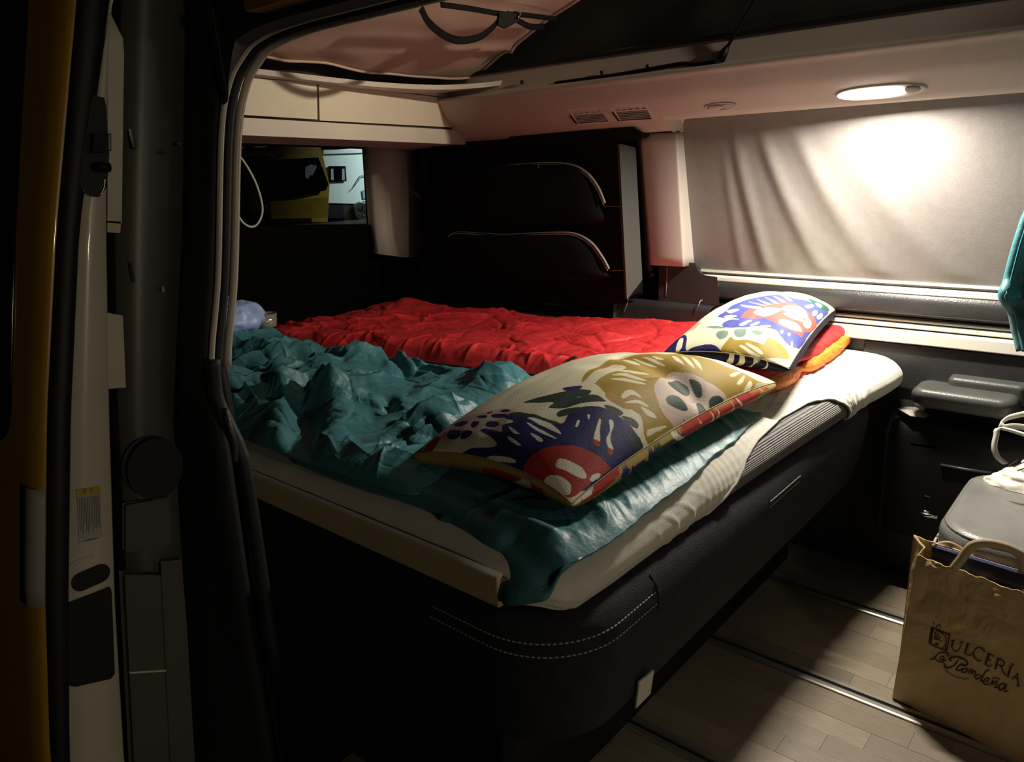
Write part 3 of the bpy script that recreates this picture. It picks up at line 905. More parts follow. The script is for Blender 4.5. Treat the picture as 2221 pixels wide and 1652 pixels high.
tube('lower_seal', cr([(-1.0, -.099, .955), (-1.004, -.10, .90), (-.996, -.094, .86), (-.985, -.088, .82), (-.98, -.086, .76), (-.98, -.086, .45)], 6), .011, RUB, WL)
tube('lower_seal_bead', cr([P(488, 885, 0, -.985), P(498, 925, 0, -.975), P(508, 960, 0, -.972), P(510, 1000, 0, -.975)], 6), .004, LEATH, WL)

# header above opening
hp = path[k0 + 25:]
V = []; 
for p_ in hp:
    V.append((p_[0], p_[1] - .012, p_[2])); V.append((min(p_[0], -1.02) if p_[0] < -.95 else p_[0], p_[1] - .012, 1.62))
F = [(2 * i, 2 * i + 2, 2 * i + 3, 2 * i + 1) for i in range(len(hp) - 1)]
HD = thing('wall_front', 'dark header above the sliding door opening', 'header', (-.3, 0, 1.4), kind='structure')
obj('header_skin', V, F, RUB, HD, thick=-.03)
prism('door_track', [(-.0, 1.386), (-.052, 1.386), (-.052, 1.400), (-.0, 1.400)], 0, -.88, 1.55, mat('dim_lit_yellow', (.28, .15, .01), .35), HD)  # yellow car paint in a darker tone, its dim light put into the colour
prism('rain_gutter', [(-.0, 1.408), (-.060, 1.408), (-.060, 1.426), (-.0, 1.426)], 0, -.93, 1.55, bpy.data.materials['dim_lit_yellow'], HD)
box('near_roof_rail', (-1.9, .04, 1.40), (1.6, .10, 1.47), BLACKP, HD)
box('roof_edge_panel', (-2.6, -.12, 1.50), (1.6, .05, 1.54), BLACKP, HD)
# sill below
box('sill', (-2.5, -.10, -.12), (1.6, .03, .0), BLACKP, WL)
box('front_bulkhead', (1.58, -.1, 0), (1.62, 1.7, 2.35), BLACKP, WL)

# ------------------------------------------------------------------ open sliding door
SD = thing('sliding_door', 'yellow sliding door slid fully open, pale inner edge facing the camera', 'door', (-1.1, -.35, -.3))
ze = np.array([-.45, 0, .421, .653, .905, 1.141, 1.366, 1.6]); ye_ = np.array([-.42, -.415, -.374, -.335, -.284, -.227, -.165, -.10])
zw = np.array([-.45, 0, .406, .64, .898, 1.139, 1.369, 1.6]); yw = np.array([-.40, -.395, -.353, -.310, -.258, -.202, -.129, -.05])
zr = np.array([-.45, 0, .356, .611, .884, 1.135, 1.37, 1.6]); yr = np.array([-.32, -.315, -.284, -.251, -.209, -.167, -.121, -.06])
fe = lambda z: np.interp(z, ze, ye_); fw = lambda z: np.interp(z, zw, yw); frr = lambda z: np.interp(z, zr, yr)
zs2 = np.linspace(-.40, 1.56, 50)
strip('edge_face', [(-1.100, fw), (-1.0985, lambda z: fw(z) * .5 + frr(z) * .5), (-1.100, lambda z: frr(z) - .003), (-1.104, frr), (-1.14, lambda z: frr(z) + .002)], PAINT, SD, zs2, flip=True)
strip('weather_seal', [(-1.108, fe), (-1.100, lambda z: fe(z) * .85 + fw(z) * .15), (-1.095, lambda z: fe(z) * .5 + fw(z) * .5), (-1.096, lambda z: fe(z) * .1 + fw(z) * .9), (-1.102, fw)], RUB, SD, zs2, flip=True)
# exterior skin: gentle curve, recedes to the rear
strip('outer_panel', [(-1.108, fe), (-1.118, lambda z: fe(z) - .008), (-1.15, lambda z: fe(z) - .013), (-1.5, lambda z: fe(z) - .016), (-2.25, lambda z: fe(z) - .014)], YEL, SD, zs2)
# window on it
zwz = np.concatenate([np.linspace(.845, .87, 6), np.linspace(.9, 1.56, 18)])


def wx(z):
    t = np.clip((z - .845) / .05, 0, 1)
    base = np.interp(z, [.84, .9, 1.14, 1.37, 1.56], [-1.21, -1.20, -1.215, -1.235, -1.25])
    return base - .05 * (1 - math.sqrt(max(0, 1 - (1 - t) ** 2)))


strip('window_glass', [(wx, lambda z: fe(z) - .017), (-1.5, lambda z: fe(z) - .021), (-2.2, lambda z: fe(z) - .019)], DGLASS, SD, zwz, thick=.003)
# pale finger plate at outer edge
strip('edge_guard', [(-1.105, lambda z: fe(z) - .003), (-1.125, lambda z: fe(z) - .016), (-1.155, lambda z: fe(z) - .0165)], mat('pale_edge_guard', (.30, .27, .25), .5), SD, np.linspace(.64, .805, 8))
c = P(3, 1150, 0, -1.35)
slab('lock_recess', [c + np.array([math.cos(t) * .03, 0, math.sin(t) * .022]) for t in np.linspace(0, 2 * math.pi, 20, endpoint=False)], (0, -.008, 0), RUB, SD, bevel=.002)
# door edge hardware


def ef(px_, py_, d=.0):
    return P(px_, py_, 0, -1.098 + d)


slab('latch_plate', [ef(206, 212, .004), ef(222, 216, .004), ef(226, 232, .004), ef(228, 290, .004), ef(232, 330, .004), ef(230, 372, .004), ef(226, 405, .004), ef(212, 422, .004), ef(196, 420, .004), ef(178, 405, .004), ef(184, 330, .004)], (-.012, 0, 0), RUB, SD, bevel=.003)
slab('latch_hook', [ef(208, 290, .022), ef(238, 293, .022), ef(238, 324, .022), ef(206, 326, .022)], (-.018, 0, 0), BLACKP, SD, bevel=.002)
slab('latch_hook_rim', [ef(236, 292, .024), ef(240, 292, .024), ef(240, 325, .024), ef(236, 325, .024)], (-.01, 0, 0), CHROME, SD)
tube('guide_pin', [ef(205, 362, .006), ef(222, 362, .02), ef(238, 363, .02)], .006, BLACKP, SD, seg=12)
tube('latch_rim', cr([ef(180, 411, .004), ef(190, 420, .004), ef(203, 425, .004)], 5), .0014, CHROME, SD, seg=6)
tube('latch_rim', cr([ef(228, 385, .004), ef(226, 405, .004), ef(218, 424, .004)], 5), .0010, CHROME, SD, seg=6)
slab('upper_inner_trim', [P(240, 40, 0, -1.103), P(262, 85, 0, -1.103), P(264, 120, 0, -1.103), P(259, 480, 0, -1.103), P(238, 478, 0, -1.103)], (-.02, 0, 0), PAINT, SD, bevel=.003)
slab('upper_inner_trim', [P(238, 484, 0, -1.103), P(257, 485, 0, -1.103), P(256, 500, 0, -1.103), P(238, 499, 0, -1.103)], (-.02, 0, 0), PAINT, SD, bevel=.003)
slab('lower_inner_trim', [P(236, 684, 0, -1.103), P(262, 688, 0, -1.103), P(268, 836, 0, -1.103), P(240, 838, 0, -1.103)], (-.02, 0, 0), PAINT, SD, bevel=.003)
# oval plug, black bracket
pts = []
A = ef(178, 1261, .002); B = ef(217, 1244, .002); dd = (B - A) / np.linalg.norm(B - A); nn_ = np.cross(dd, (1, 0, 0))
for t in np.linspace(90, 270, 10): pts.append(A + .0125 * (dd * math.cos(math.radians(t)) + nn_ * math.sin(math.radians(t))))
for t in np.linspace(-90, 90, 10): pts.append(B + .0125 * (dd * math.cos(math.radians(t)) + nn_ * math.sin(math.radians(t))))
slab('oval_plug', pts, (-.006, 0, 0), RUB, SD, bevel=.0015)
slab('bracket_recess', [ef(152, 1308, .002), ef(236, 1275, .002), ef(240, 1282, .002), ef(247, 1460, .002), ef(240, 1470, .002), ef(165, 1487, .002), ef(148, 1484, .002)], (-.006, 0, 0), RUB, SD, bevel=.0015)
tube('pressed_crease', cr([ef(153, 1224, 0), ef(178, 1212, 0), ef(202, 1203, 0)], 5), .0016, PAINT, SD, seg=6)
# warning sticker
STK = mat('sticker_paper', (.42, .40, .38), .6); STY = mat('sticker_yellow', (.50, .36, .02), .6)
s = slab('warning_sticker', [ef(167, 1062, .0015), ef(218, 1054, .0015), ef(222, 1165, .0015), ef(172, 1178, .0015)], (-.001, 0, 0), STK, SD)
slab('yellow_band', [ef(166, 1062, .002), ef(218, 1054, .002), ef(218.5, 1069, .002), ef(167, 1077, .002)], (-.0005, 0, 0), STY, s)
INKG = mat('grey_print', (.12, .12, .16), .6)
bmv = []; bmf = []
for i in range(13):
    x0_ = 171.5 + i * 3.55
    y0_ = 1080 - i * .55; y1_ = (1150 if i % 4 != 3 else 1136) - i * .6 + (i % 3) * 4
    q4 = [ef(x0_, y0_, .0021), ef(x0_ + 1.5, y0_ - .2, .0021), ef(x0_ + 3.6, y1_, .0021), ef(x0_ + 2.1, y1_ + .2, .0021)]
    b_ = len(bmv); bmv += q4; bmf.append((b_, b_ + 1, b_ + 2, b_ + 3))
obj('print_lines', bmv, bmf, INKG, s, kind='stuff')
slab('print_mark', [ef(196, 1058, .0022), ef(203, 1061, .0022), ef(197, 1066, .0022)], (-.0003, 0, 0), INKG, s)
slab('print_mark', [ef(180, 1062, .0022), ef(186, 1061, .0022), ef(186, 1068, .0022), ef(180, 1069, .0022)], (-.0003, 0, 0), INKG, s)
slab('print_mark', [ef(183, 1172, .0022), ef(212, 1165, .0022), ef(212, 1167.5, .0022), ef(183, 1174.5, .0022)], (-.0003, 0, 0), INKG, s)

# ------------------------------------------------------------------ folded bench (bed base)
BE = thing('bench_seat', 'folded charcoal fabric bench forming the bed base', 'bench', (-1.0, .8, 0))


def bring(z, x1, y0, r):
    return rrect(-2.3, x1, y0, 1.50, r, 10)


prz = [(.33, -.62, .16), (.334, -.585, .12), (.355, -.565, .105), (.42, -.550, .094), (.50, -.538, .086), (.535, -.535, .085), (.560, -.542, .088), (.574, -.556, .098), (.581, -.58, .115)]
rows = []
for z, x1, y0 in prz:
    q = rrect(-2.3, x1, y0, 1.50, .14, 14)
    rows.append(np.column_stack([q, np.full(len(q), z)]))
loft('cushion', rows, BENCH, BE)
box('bench_box', (-2.3, .16, 0.001), (-.76, 1.50, .34), BLACKP, BE, bevel=.01)
box('kick_panel', (-1.6, .13, .06), (-.70, .16, .36), BLKF, BE, bevel=.004)


def bx_at(z):
    zz_ = [p_[0] for p_ in prz]; return np.interp(z, zz_, [p_[1] for p_ in prz]), np.interp(z, zz_, [p_[2] for p_ in prz])


def stitch(name, z, ymax, xmin, dash=.0052, gap=.0032, par=BE, yrange=None):
    x1, y0 = bx_at(z)
    r = .14
    arc = []
    for yy in np.linspace(ymax, y0 + r, 60): arc.append((x1, yy))
    for a in np.linspace(0, -90, 40): arc.append((x1 - r + r * math.cos(math.radians(a)), y0 + r + r * math.sin(math.radians(a))))
    for xx in np.linspace(x1 - r, xmin, 30): arc.append((xx, y0))
    arc = np.array(arc)
    if yrange is not None: arc = np.array([(x1, yy) for yy in np.linspace(yrange[0], yrange[1], 40)])
    s_ = np.concatenate([[0], np.cumsum(np.linalg.norm(np.diff(arc, axis=0), axis=1))])
    V = []; F = []
    d = 0
    while d + dash < s_[-1]:
        p0 = np.array([np.interp(d, s_, arc[:, 0]), np.interp(d, s_, arc[:, 1])]); p1 = np.array([np.interp(d + dash, s_, arc[:, 0]), np.interp(d + dash, s_, arc[:, 1])])
        t = (p1 - p0) / np.linalg.norm(p1 - p0); nrm = np.array([-t[1], t[0]])
        if nrm @ (np.array([-1.2, .8]) - p0) > 0: nrm = -nrm
        b_ = len(V)
        for p_, sgn in ((p0, 0), (p1, 0)):
            for dz, dn in ((-.0008, -.001), (-.0008, .0012), (.0008, .0012), (.0008, -.001)):
                V.append((p_[0] + nrm[0] * dn, p_[1] + nrm[1] * dn, z + dz))
        F += [(b_, b_ + 4, b_ + 5, b_ + 1), (b_ + 1, b_ + 5, b_ + 6, b_ + 2), (b_ + 2, b_ + 6, b_ + 7, b_ + 3), (b_ + 3, b_ + 7, b_ + 4, b_), (b_, b_ + 1, b_ + 2, b_ + 3), (b_ + 4, b_ + 7, b_ + 6, b_ + 5)]
        d += dash + gap
    obj(name, V, F, STITCH, par, kind='stuff')


stitch('stitching', .546, .325, -.80)
stitch('stitching', .526, .325, -.80)
stitch('stitching', .535, 0, 0, yrange=(.76, .92))
stitch('stitching', .522, 0, 0, yrange=(.76, .92))
x1, y0 = bx_at(.52)
tube('seam_welt', [(bx_at(z)[0] + .001, .33, z) for z in (.57, .555, .54, .53, .515)], .0022, BENCH, BE)
# sewn label
lb = thing('paper_tag', 'small white rectangular tag on the front of the bench base', 'tag', P(1400, 1495, 0, -.548))
tg = slab('card', [P(1387, 1479, 0, -.549), P(1419, 1453, 0, -.543), P(1411, 1504, 0, -.553), P(1380, 1536, 0, -.560)], (-.003, 0, 0), mat('tag_white', (.62, .58, .50), .6), lb)
slab('print_mark', [P(1405, 1494, 0, -.5515), P(1409, 1490, 0, -.551), P(1408, 1497, 0, -.5515), P(1405, 1499, 0, -.552)], (-.0002, 0, 0), INK, lb)

# ------------------------------------------------------------------ mattress with fitted sheet
MT = thing('mattress', 'thin mattress on the bed base in a cream fitted sheet', 'mattress', (-1.3, .8, .585))
# profile front: list of (x,z) from top-back to bottom; front edge x varies with y
fx = lambda y: np.interp(y, [.09, .105, .13, .17, .25, .5, .94, 1.30, 1.46, 1.53, 1.57, 1.595], [-.055, -.032, -.014, -.004, .0, .004, .022, .042, .060, .062, .045, .005])
prof_m = np.array([(-2.3, .655), (-2.0, .656), (-1.6, .657), (-1.2, .658), (-1.0, .658), (-.85, .659), (-.75, .659), (-.70, .659), (-.66, .658), (-.63, .656), (-.605, .651), (-.585, .642), (-.572, .630), (-.566, .617), (-.566, .602), (-.572, .588), (-.585, .584)])


def mat_surface(ny, tmax, off=0.0, wrinkle=None, npf=110):
    """surface of the mattress from the far back to profile parameter tmax(y)"""
    s_ = np.concatenate([[0], np.cumsum(np.linalg.norm(np.diff(prof_m, axis=0), axis=1))])
    ys = np.linspace(.098, 1.592, ny)
    G = np.zeros((ny, npf, 3))
    for i, yv_ in enumerate(ys):
        te = tmax(yv_) * s_[-1]
        # dense near the front
        tt = te - (te) * (np.linspace(1, 0, npf) ** 2.2)
        x_ = np.interp(tt, s_, prof_m[:, 0]); z_ = np.interp(tt, s_, prof_m[:, 1])
        d = np.stack([np.gradient(x_), np.gradient(z_)], -1); d /= np.linalg.norm(d, axis=1)[:, None] + 1e-9
        nx_, nz_ = -d[:, 1], d[:, 0]
        fx_ = fx(yv_) * sstep(-1.2, -.6, x_)
        drop = -.014 * np.exp(-((yv_ - .09) / .02) ** 2) - .012 * np.exp(-((1.595 - yv_) / .03) ** 2)
        G[i, :, 0] = x_ + nx_ * off + fx_; G[i, :, 1] = yv_; G[i, :, 2] = z_ + nz_ * off + drop * (z_ > .6)
        lift_ = .028 * sstep(.17, .10, yv_) * sstep(.640, .590, G[i, :, 2]) * (G[i, :, 0] > -.66)
        G[i, :, 2] += lift_
        if wrinkle is not None:
            w = wrinkle(G[i, :, 0], yv_, tt / s_[-1])
            G[i, :, 0] += nx_ * w; G[i, :, 2] += nz_ * w
    return G


core = mat_surface(120, lambda y: 1.0)
# close the core: bottom
bot = core[:, -1:].copy(); bot2 = core[:, :1].copy(); bot2[..., 2] = .584
core = np.concatenate([bot2, core], 1)
o = grid('foam_core', core[::-1], RIBB, MT, closed_v=True)
ends = []
for side_ in (0, -1):
    ring = core[side_]
    V = [tuple(v) for v in ring]
    F = [tuple(range(len(V)))]
    oo = obj('core_end', V, F, FOAM, MT)
# near side cover: a slightly proud pale border with edge rib
box('side_border', (-2.3, .092, .590), (-.655, .125, .640), FOAM, MT, bevel=.004)
tube('side_piping', np.array([(x_, .093, .645) for x_ in np.linspace(-2.3, -.650, 20)]), .0045, SHEET, MT)
STOT = float(np.sum(np.linalg.norm(np.diff(prof_m, axis=0), axis=1)))


def tmax_sheet(y):
    # how far the sheet wraps round the front, by y
    full = 1.0
    lift = np.interp(y, [.50, .56, .64, .70, .78, .92, 1.05, 1.12, 1.16, 1.19, 1.205], [1.0, .990, .976, .962, .952, .944, .945, .953, .968, .985, 1.0])
    return min(full, lift)


def wr(x_, y_, t_):
    w = 0
    # tension folds fanning from the hanging corner
    cxr, cyr = -.50, 1.17
    ax_ = np.arctan2(y_ - cyr, cxr - x_)
    d_ = np.sqrt((x_ - cxr) ** 2 + (y_ - cyr) ** 2)
    w = w + .0050 * np.maximum(0, np.sin(ax_ * 19 + 4 * d_)) ** 2 * np.exp(-d_ / .20) * sstep(.0, .05, d_) * (y_ < 1.32)
    w = w + .0060 * np.maximum(0, np.sin(y_ * 215 + x_ * 14)) ** 2 * np.exp(-((y_ - 1.215) / .045) ** 2) * sstep(-.74, -.62, x_)
    w = w + .0034 * np.maximum(0, np.sin(x_ * 230 + y_ * 38 + 3 * np.sin(y_ * 7))) ** 2 * sstep(.78, .98, y_) * sstep(1.22, 1.10, y_) * sstep(-1.0, -.8, x_) * sstep(-.60, -.66, x_)
    w = w + .0022 * np.maximum(0, np.sin(y_ * 120 - x_ * 190 + 2 * np.sin(x_ * 40))) ** 4 * sstep(.34, .42, y_) * sstep(.56, .5, y_) * sstep(-.60, -.575, x_)
    w = w + .0004 * np.sin(y_ * 300 + x_ * 150 + 2 * np.sin(y_ * 31)) * sstep(.46, .56, y_) * sstep(.84, .7, y_) * sstep(-.66, -.62, x_)
    w = w + .0012 * gnoise(x_ * 12, y_ * 12 + 0 * x_, 5)
    return w


Gs = mat_surface(360, tmax_sheet, .0035, wr, 150)
grid('fitted_sheet', Gs[::-1], SHEET, MT, thick=.0025)
ed = Gs[:, -1] + (0.001, 0, .0)
tube('sheet_hem', ed[::3], .0028, SHEET, MT, seg=6)

# ------------------------------------------------------------------ cloth bodies
def coons(c0, c1, d0, d1, nu, nv):
    """c0,c1: u-curves at v=0,1; d0,d1: v-curves at u=0,1 (2D)"""
    def rs(c_, n):
        c_ = cr(np.array(c_, float), 10)
        s = np.concatenate([[0], np.cumsum(np.linalg.norm(np.diff(c_, axis=0), axis=1))]); t = np.linspace(0, s[-1], n)
        return np.stack([np.interp(t, s, c_[:, k]) for k in range(c_.shape[1])], -1)
    A, B, Cq, D = rs(c0, nu), rs(c1, nu), rs(d0, nv), rs(d1, nv)
    u = np.linspace(0, 1, nu)[:, None, None]; v = np.linspace(0, 1, nv)[None, :, None]
    S = (1 - v) * A[:, None] + v * B[:, None] + (1 - u) * Cq[None] + u * D[None]
    S = S - ((1 - u) * (1 - v) * A[0] + u * (1 - v) * A[-1] + (1 - u) * v * B[0] + u * v * B[-1])
    return S


def xy(px_, py_, z):
    return P(px_, py_, 2, z)[:2]


def folds_(X, Y, n, seed, L=(.05, .2), ang=0, spread=1.0, w=(.004, .010), amp=(.002, .006), both=.35, curve=3):
    """n random nylon creases: sharp ridges (or valleys) of limited length"""
    rs = np.random.RandomState(seed); H = np.zeros_like(X)
    x0, x1, y0, y1 = X.min(), X.max(), Y.min(), Y.max()
    for k in range(n):
        cx, cy = rs.uniform(x0, x1), rs.uniform(y0, y1); a = ang + rs.normal() * spread
        l = rs.uniform(*L); wd = rs.uniform(*w); am = rs.uniform(*amp) * (-1 if rs.rand() < both else 1); cv = rs.uniform(-curve, curve)
        dx, dy = X - cx, Y - cy
        s_ = dx * math.cos(a) + dy * math.sin(a); t_ = -dx * math.sin(a) + dy * math.cos(a) + cv * s_ ** 2
        m_ = (np.abs(s_) < l) & (np.abs(t_) < wd * 6)
        sm, tm = s_[m_], t_[m_]
        # one flank steeper than the other
        prof = np.where(tm > 0, np.exp(-tm / wd), np.exp(tm / (wd * 2.4)))
        H[m_] += am * (1 - (sm / l) ** 2) * prof
    return H


def seg_d(X, Y, pa, pb):
    ab = pb - pa; t = np.clip(((X - pa[0]) * ab[0] + (Y - pa[1]) * ab[1]) / (ab @ ab), 0, 1)
    return np.sqrt((X - pa[0] - t * ab[0]) ** 2 + (Y - pa[1] - t * ab[1]) ** 2), t


def rim(t, w, p=2.3):
    return 1 - (1 - np.clip(t / w, 0, 1)) ** p


# --- red sleeping bag
RB = thing('sleeping_bag', 'red sleeping bag with orange lining spread along the far side', 'sleeping bag', (-1.3, 1.2, .66))
nu, nv = 620, 250
near_c = [xy(585, 722, .69), xy(650, 742, .69), xy(900, 768, .685), xy(1000, 780, .685), xy(1140, 795, .685), xy(1245, 806, .685), xy(1440, 812, .685), xy(1560, 822, .685), xy(1652, 838, .685)]
far_c = [xy(590, 698, .72), xy(700, 676, .72), xy(830, 652, .72), xy(935, 655, .72), xy(1090, 662, .72), xy(1300, 676, .72), xy(1540, 680, .72), xy(1760, 690, .72), xy(1845, 700, .72)]
S = coons(near_c, far_c, [near_c[0], xy(586, 712, .70), far_c[0]], [near_c[-1], xy(1735, 790, .70), xy(1820, 735, .71), far_c[-1]], nu, nv)
U = np.linspace(0, 1, nu)[:, None] * np.ones((1, nv)); V_ = np.ones((nu, 1)) * np.linspace(0, 1, nv)[None]
X, Y = S[..., 0].copy(), S[..., 1].copy()
S[..., 1] += .012 * gnoise(X * 9, X * 0 + 3, 21) * (1 - V_) ** 3
eh = rim(V_, .12) * rim(1 - V_, .07) * rim(1 - U, .05) * rim(U, .03)
H = .034 + .016 * gnoise(X * 2.6, Y * 4, 31) + .006 * gnoise(X * 7, Y * 8, 32)
H += .034 * np.exp(-((X + 2.10) / .11) ** 2 - ((Y - 1.22) / .12) ** 2) + .012 * np.exp(-((X + 1.75) / .3) ** 2 - ((Y - 1.05) / .25) ** 2)
H += folds_(X, Y, 170, 5, (.05, .17), .25, .55, (.004, .009), (.003, .0085))
H += folds_(X, Y, 260, 6, (.02, .07), 1.2, .9, (.003, .006), (.0018, .0045)) + .0035 * crumple(X * 1.3, Y * 1.1, 48, 9)
H += folds_(X, Y, 50, 7, (.10, .22), -.35, .4, (.006, .012), (.004, .010), .5)
# gathers along the near edge
H += .011 * crease(X * 9 + .8 * gnoise(X * 20, X * 0, 4), V_ * 2.2, 58, .10) * (1 - np.clip(V_ / .28, 0, 1)) * rim(V_, .04)
# channel seam running in from the foot end
zp = np.interp(X, [-2.16, -2.06, -1.98, -1.92, -1.84, -1.72], [.80, .90, 1.02, 1.10, 1.17, 1.26])
dz = Y - zp
H += (-.016 * np.exp(-(dz / .008) ** 2) + .007 * np.exp(-((dz - .022) / .014) ** 2) + .006 * np.exp(-((dz + .022) / .014) ** 2)) * sstep(-1.68, -1.76, X)
Zc = .668 + eh * np.maximum(H, .003)
Zc -= .014 * np.exp(-((X + .80) / .16) ** 4) * eh
G = np.stack([X, S[..., 1], Zc], -1)
grid('shell', G, RED, RB, thick=.004)
nv2 = 220
tt = np.linspace(0, 1, nv2)
endc = cr([xy(1636, 848, .675), xy(1664, 847, .672), xy(1698, 838, .672), xy(1722, 822, .672), xy(1770, 800, .672), xy(1812, 770, .672), xy(1842, 742, .672), xy(1856, 712, .68)], 12)
ss = np.concatenate([[0], np.cumsum(np.linalg.norm(np.diff(endc, axis=0), axis=1))])
ec = np.stack([np.interp(tt * ss[-1], ss, endc[:, k]) for k in range(2)], -1)


def n1(t, f, sd): return gnoise(np.array([t * f]), np.array([.37]), sd)[0]


rows = []; rows2 = []
for i in range(nv2):
    t = tt[i]
    pinch = 1 - .55 * math.exp(-((t - .30) / .035) ** 2)
    bul = (.021 + .005 * n1(t, 9, 61) + .006 * abs(n1(t, 22, 62)) + (.007 if t < .22 else 0) * sstep(.27, .2, t)) * pinch
    row = []
    for a in np.linspace(-85, 115, 34):
        rr = 1 + .14 * gnoise(np.array([t * 24 + a * .012]), np.array([a * .03]), 63)[0] + .07 * gnoise(np.array([t * 60]), np.array([a * .05]), 64)[0]
        row.append((ec[i, 0] - .018 + bul * .95 * rr * math.cos(math.radians(a)), ec[i, 1], .680 + bul * .85 * rr * math.sin(math.radians(a))))
    row.append((ec[i, 0] - .09, ec[i, 1], .688)); rows.append(row)
    row = []
    r2 = (.026 + .004 * n1(t, 12, 71)) * (1 - .3 * math.exp(-((t - .30) / .04) ** 2))
    for a in np.linspace(-18, 100, 28):
        rr = 1 + .16 * gnoise(np.array([t * 16 + a * .012]), np.array([a * .02]), 73)[0]
        row.append((ec[i, 0] - .037 + r2 * rr * math.cos(math.radians(a)), ec[i, 1], .702 + r2 * .85 * rr * math.sin(math.radians(a))))
    row.append((ec[i, 0] - .12, ec[i, 1], .712)); rows2.append(row)
grid('lining_roll', np.array(rows), ORANGE, RB, thick=.003, label='orange lining roll')
grid('shell_end', np.array(rows2), RED, RB, thick=.003)

# --- teal sleeping bag, lower layer
TB = thing('sleeping_bag', 'teal sleeping bag folded over itself along the near side', 'sleeping bag', (-1.3, .4, .66))
nu, nv = 520, 320
nearL = [xy(640, 1000, .67), xy(760, 1046, .67), xy(900, 1090, .67), xy(1000, 1140, .668), xy(1060, 1185, .664), xy(1085, 1225, .655), xy(1120, 1262, .645), xy(1165, 1276, .640)]
farL = [xy(800, 760, .69), xy(1000, 790, .69), xy(1120, 800, .69), xy(1230, 812, .69), xy(1330, 838, .69), xy(1500, 868, .68), xy(1655, 884, .675)]
frontL = [nearL[-1], xy(1215, 1250, .650), xy(1285, 1205, .662), xy(1400, 1110, .668), xy(1500, 1030, .668), xy(1590, 950, .668), xy(1645, 905, .67), farL[-1]]
S = coons(nearL, farL, [nearL[0], farL[0]], frontL, nu, nv)
U = np.linspace(0, 1, nu)[:, None] * np.ones((1, nv)); V_ = np.ones((nu, 1)) * np.linspace(0, 1, nv)[None]
X, Y = S[..., 0].copy(), S[..., 1].copy()
eh = rim(1 - U, .085) * rim(V_, .05) * rim(1 - V_, .05)
H = .018 + .005 * gnoise(X * 5, Y * 5, 81)
H += folds_(X, Y, 60, 15, (.03, .12), .6, .5, (.004, .009), (.002, .005))
# short slanting gathers behind the front hem
g_ = gnoise(Y * 26 + X * 16, X * 6 + Y * 2, 84)
H += (.014 * np.maximum(0, g_) + .005 * np.abs(gnoise(Y * 50 + X * 30, X * 8, 85))) * sstep(.66, .84, U) * sstep(.1, .2, V_)
H += folds_(X, Y, 26, 16, (.03, .09), -.5, .35, (.004, .008), (.003, .007)) * sstep(.6, .8, U)
Zc = .664 + eh * np.maximum(H, .004)
# big fold standing at the near front corner, then the fall over the corner
dA, tA = seg_d(X, Y, np.array(xy(1090, 1110, .69)), np.array(xy(1200, 1170, .68)))
Zc += .016 * np.exp(-(dA / .016) ** 2)
dB, tB = seg_d(X, Y, np.array(xy(1110, 1150, .69)), np.array(xy(1185, 1205, .68)))
Zc -= .014 * np.exp(-(dB / .016) ** 2)
Zc -= .030 * sstep(.150, .085, Y) * sstep(-.74, -.66, X)
S[..., 0] += (.009 * gnoise(Y * 9, Y * 0 + 2, 87) + .0035 * gnoise(Y * 34, Y * 0 + 2, 88)) * sstep(.85, 1, U)
G = np.stack([S[..., 0], S[..., 1], Zc], -1)
grid('lower_layer', G, TEAL, TB, thick=.006)
# hanging corner: falls from the near-front rim of the layer down beside the mattress
ia = int(nv * .0)
rimN = G[int(nu * .62):, 2]              # near rim, walking to the front corner
rimF = G[-3, 3:int(nv * .10)]            # first stretch of the front rim
top = np.concatenate([rimN[::6], rimF[::4]])
sN = np.linspace(0, 1, len(top))
drop = np.interp(sN, [0, .15, .55, .8, .93, 1], [.004, .045, .050, .018, .006, .0])
rows = []
for k in np.linspace(0, 1, 24):
    q_ = top.copy()
    q_[:, 2] -= drop * k
    q_[:, 1] -= (.010 * np.sin(k * 2.2) + .006 * k * np.sin(sN * 22)) * (sN < .93)
    q_[:, 0] += .004 * k * np.sin(sN * 17) + .006 * k * sN
    rows.append(q_)
grid('hanging_corner', np.array(rows), TEAL, TB, thick=.003)

# --- teal upper layer (puffy)
nu, nv = 640, 360
nearU = [xy(440, 800, .69), xy(478, 905, .69), xy(520, 942, .685), xy(620, 986, .68), xy(760, 1035, .68), xy(880, 1070, .68), xy(950, 1060, .68)]
farU = [xy(440, 722, .70), xy(520, 716, .70), xy(600, 720, .70), xy(660, 735, .70), xy(900, 775, .70), xy(1060, 797, .70), xy(1140, 803, .70), xy(1200, 832, .70)]
endU = [nearU[-1], xy(1000, 1000, .68), xy(1020, 930, .68), xy(1110, 868, .69), farU[-1]]
S = coons(nearU, farU, [nearU[0], farU[0]], endU, nu, nv)
U = np.linspace(0, 1, nu)[:, None] * np.ones((1, nv)); V_ = np.ones((nu, 1)) * np.linspace(0, 1, nv)[None]
X, Y = S[..., 0].copy(), S[..., 1].copy()
eh = rim(1 - U, .10) * rim(V_, .12) * rim(1 - V_, .10)
H = .040 + .013 * gnoise(X * 4 + Y, Y * 3.2, 91) + .008 * gnoise(X * 9 - Y * 2, Y * 7, 92)
wx = X + .03 * gnoise(X * 6, Y * 6, 3) + .012 * gnoise(X * 18, Y * 18, 5); wy = Y + .03 * gnoise(X * 6, Y * 6, 4) + .012 * gnoise(X * 18, Y * 18, 6)
H += folds_(wx, wy, 64, 25, (.06, .20), 1.25, .40, (.009, .018), (.014, .034), .2)
H += folds_(X, Y, 150, 26, (.03, .12), .5, .7, (.003, .007), (.004, .012), .45)
H += folds_(X, Y, 420, 27, (.012, .05), 1.0, 1.2, (.0018, .004), (.0012, .0038), .5)
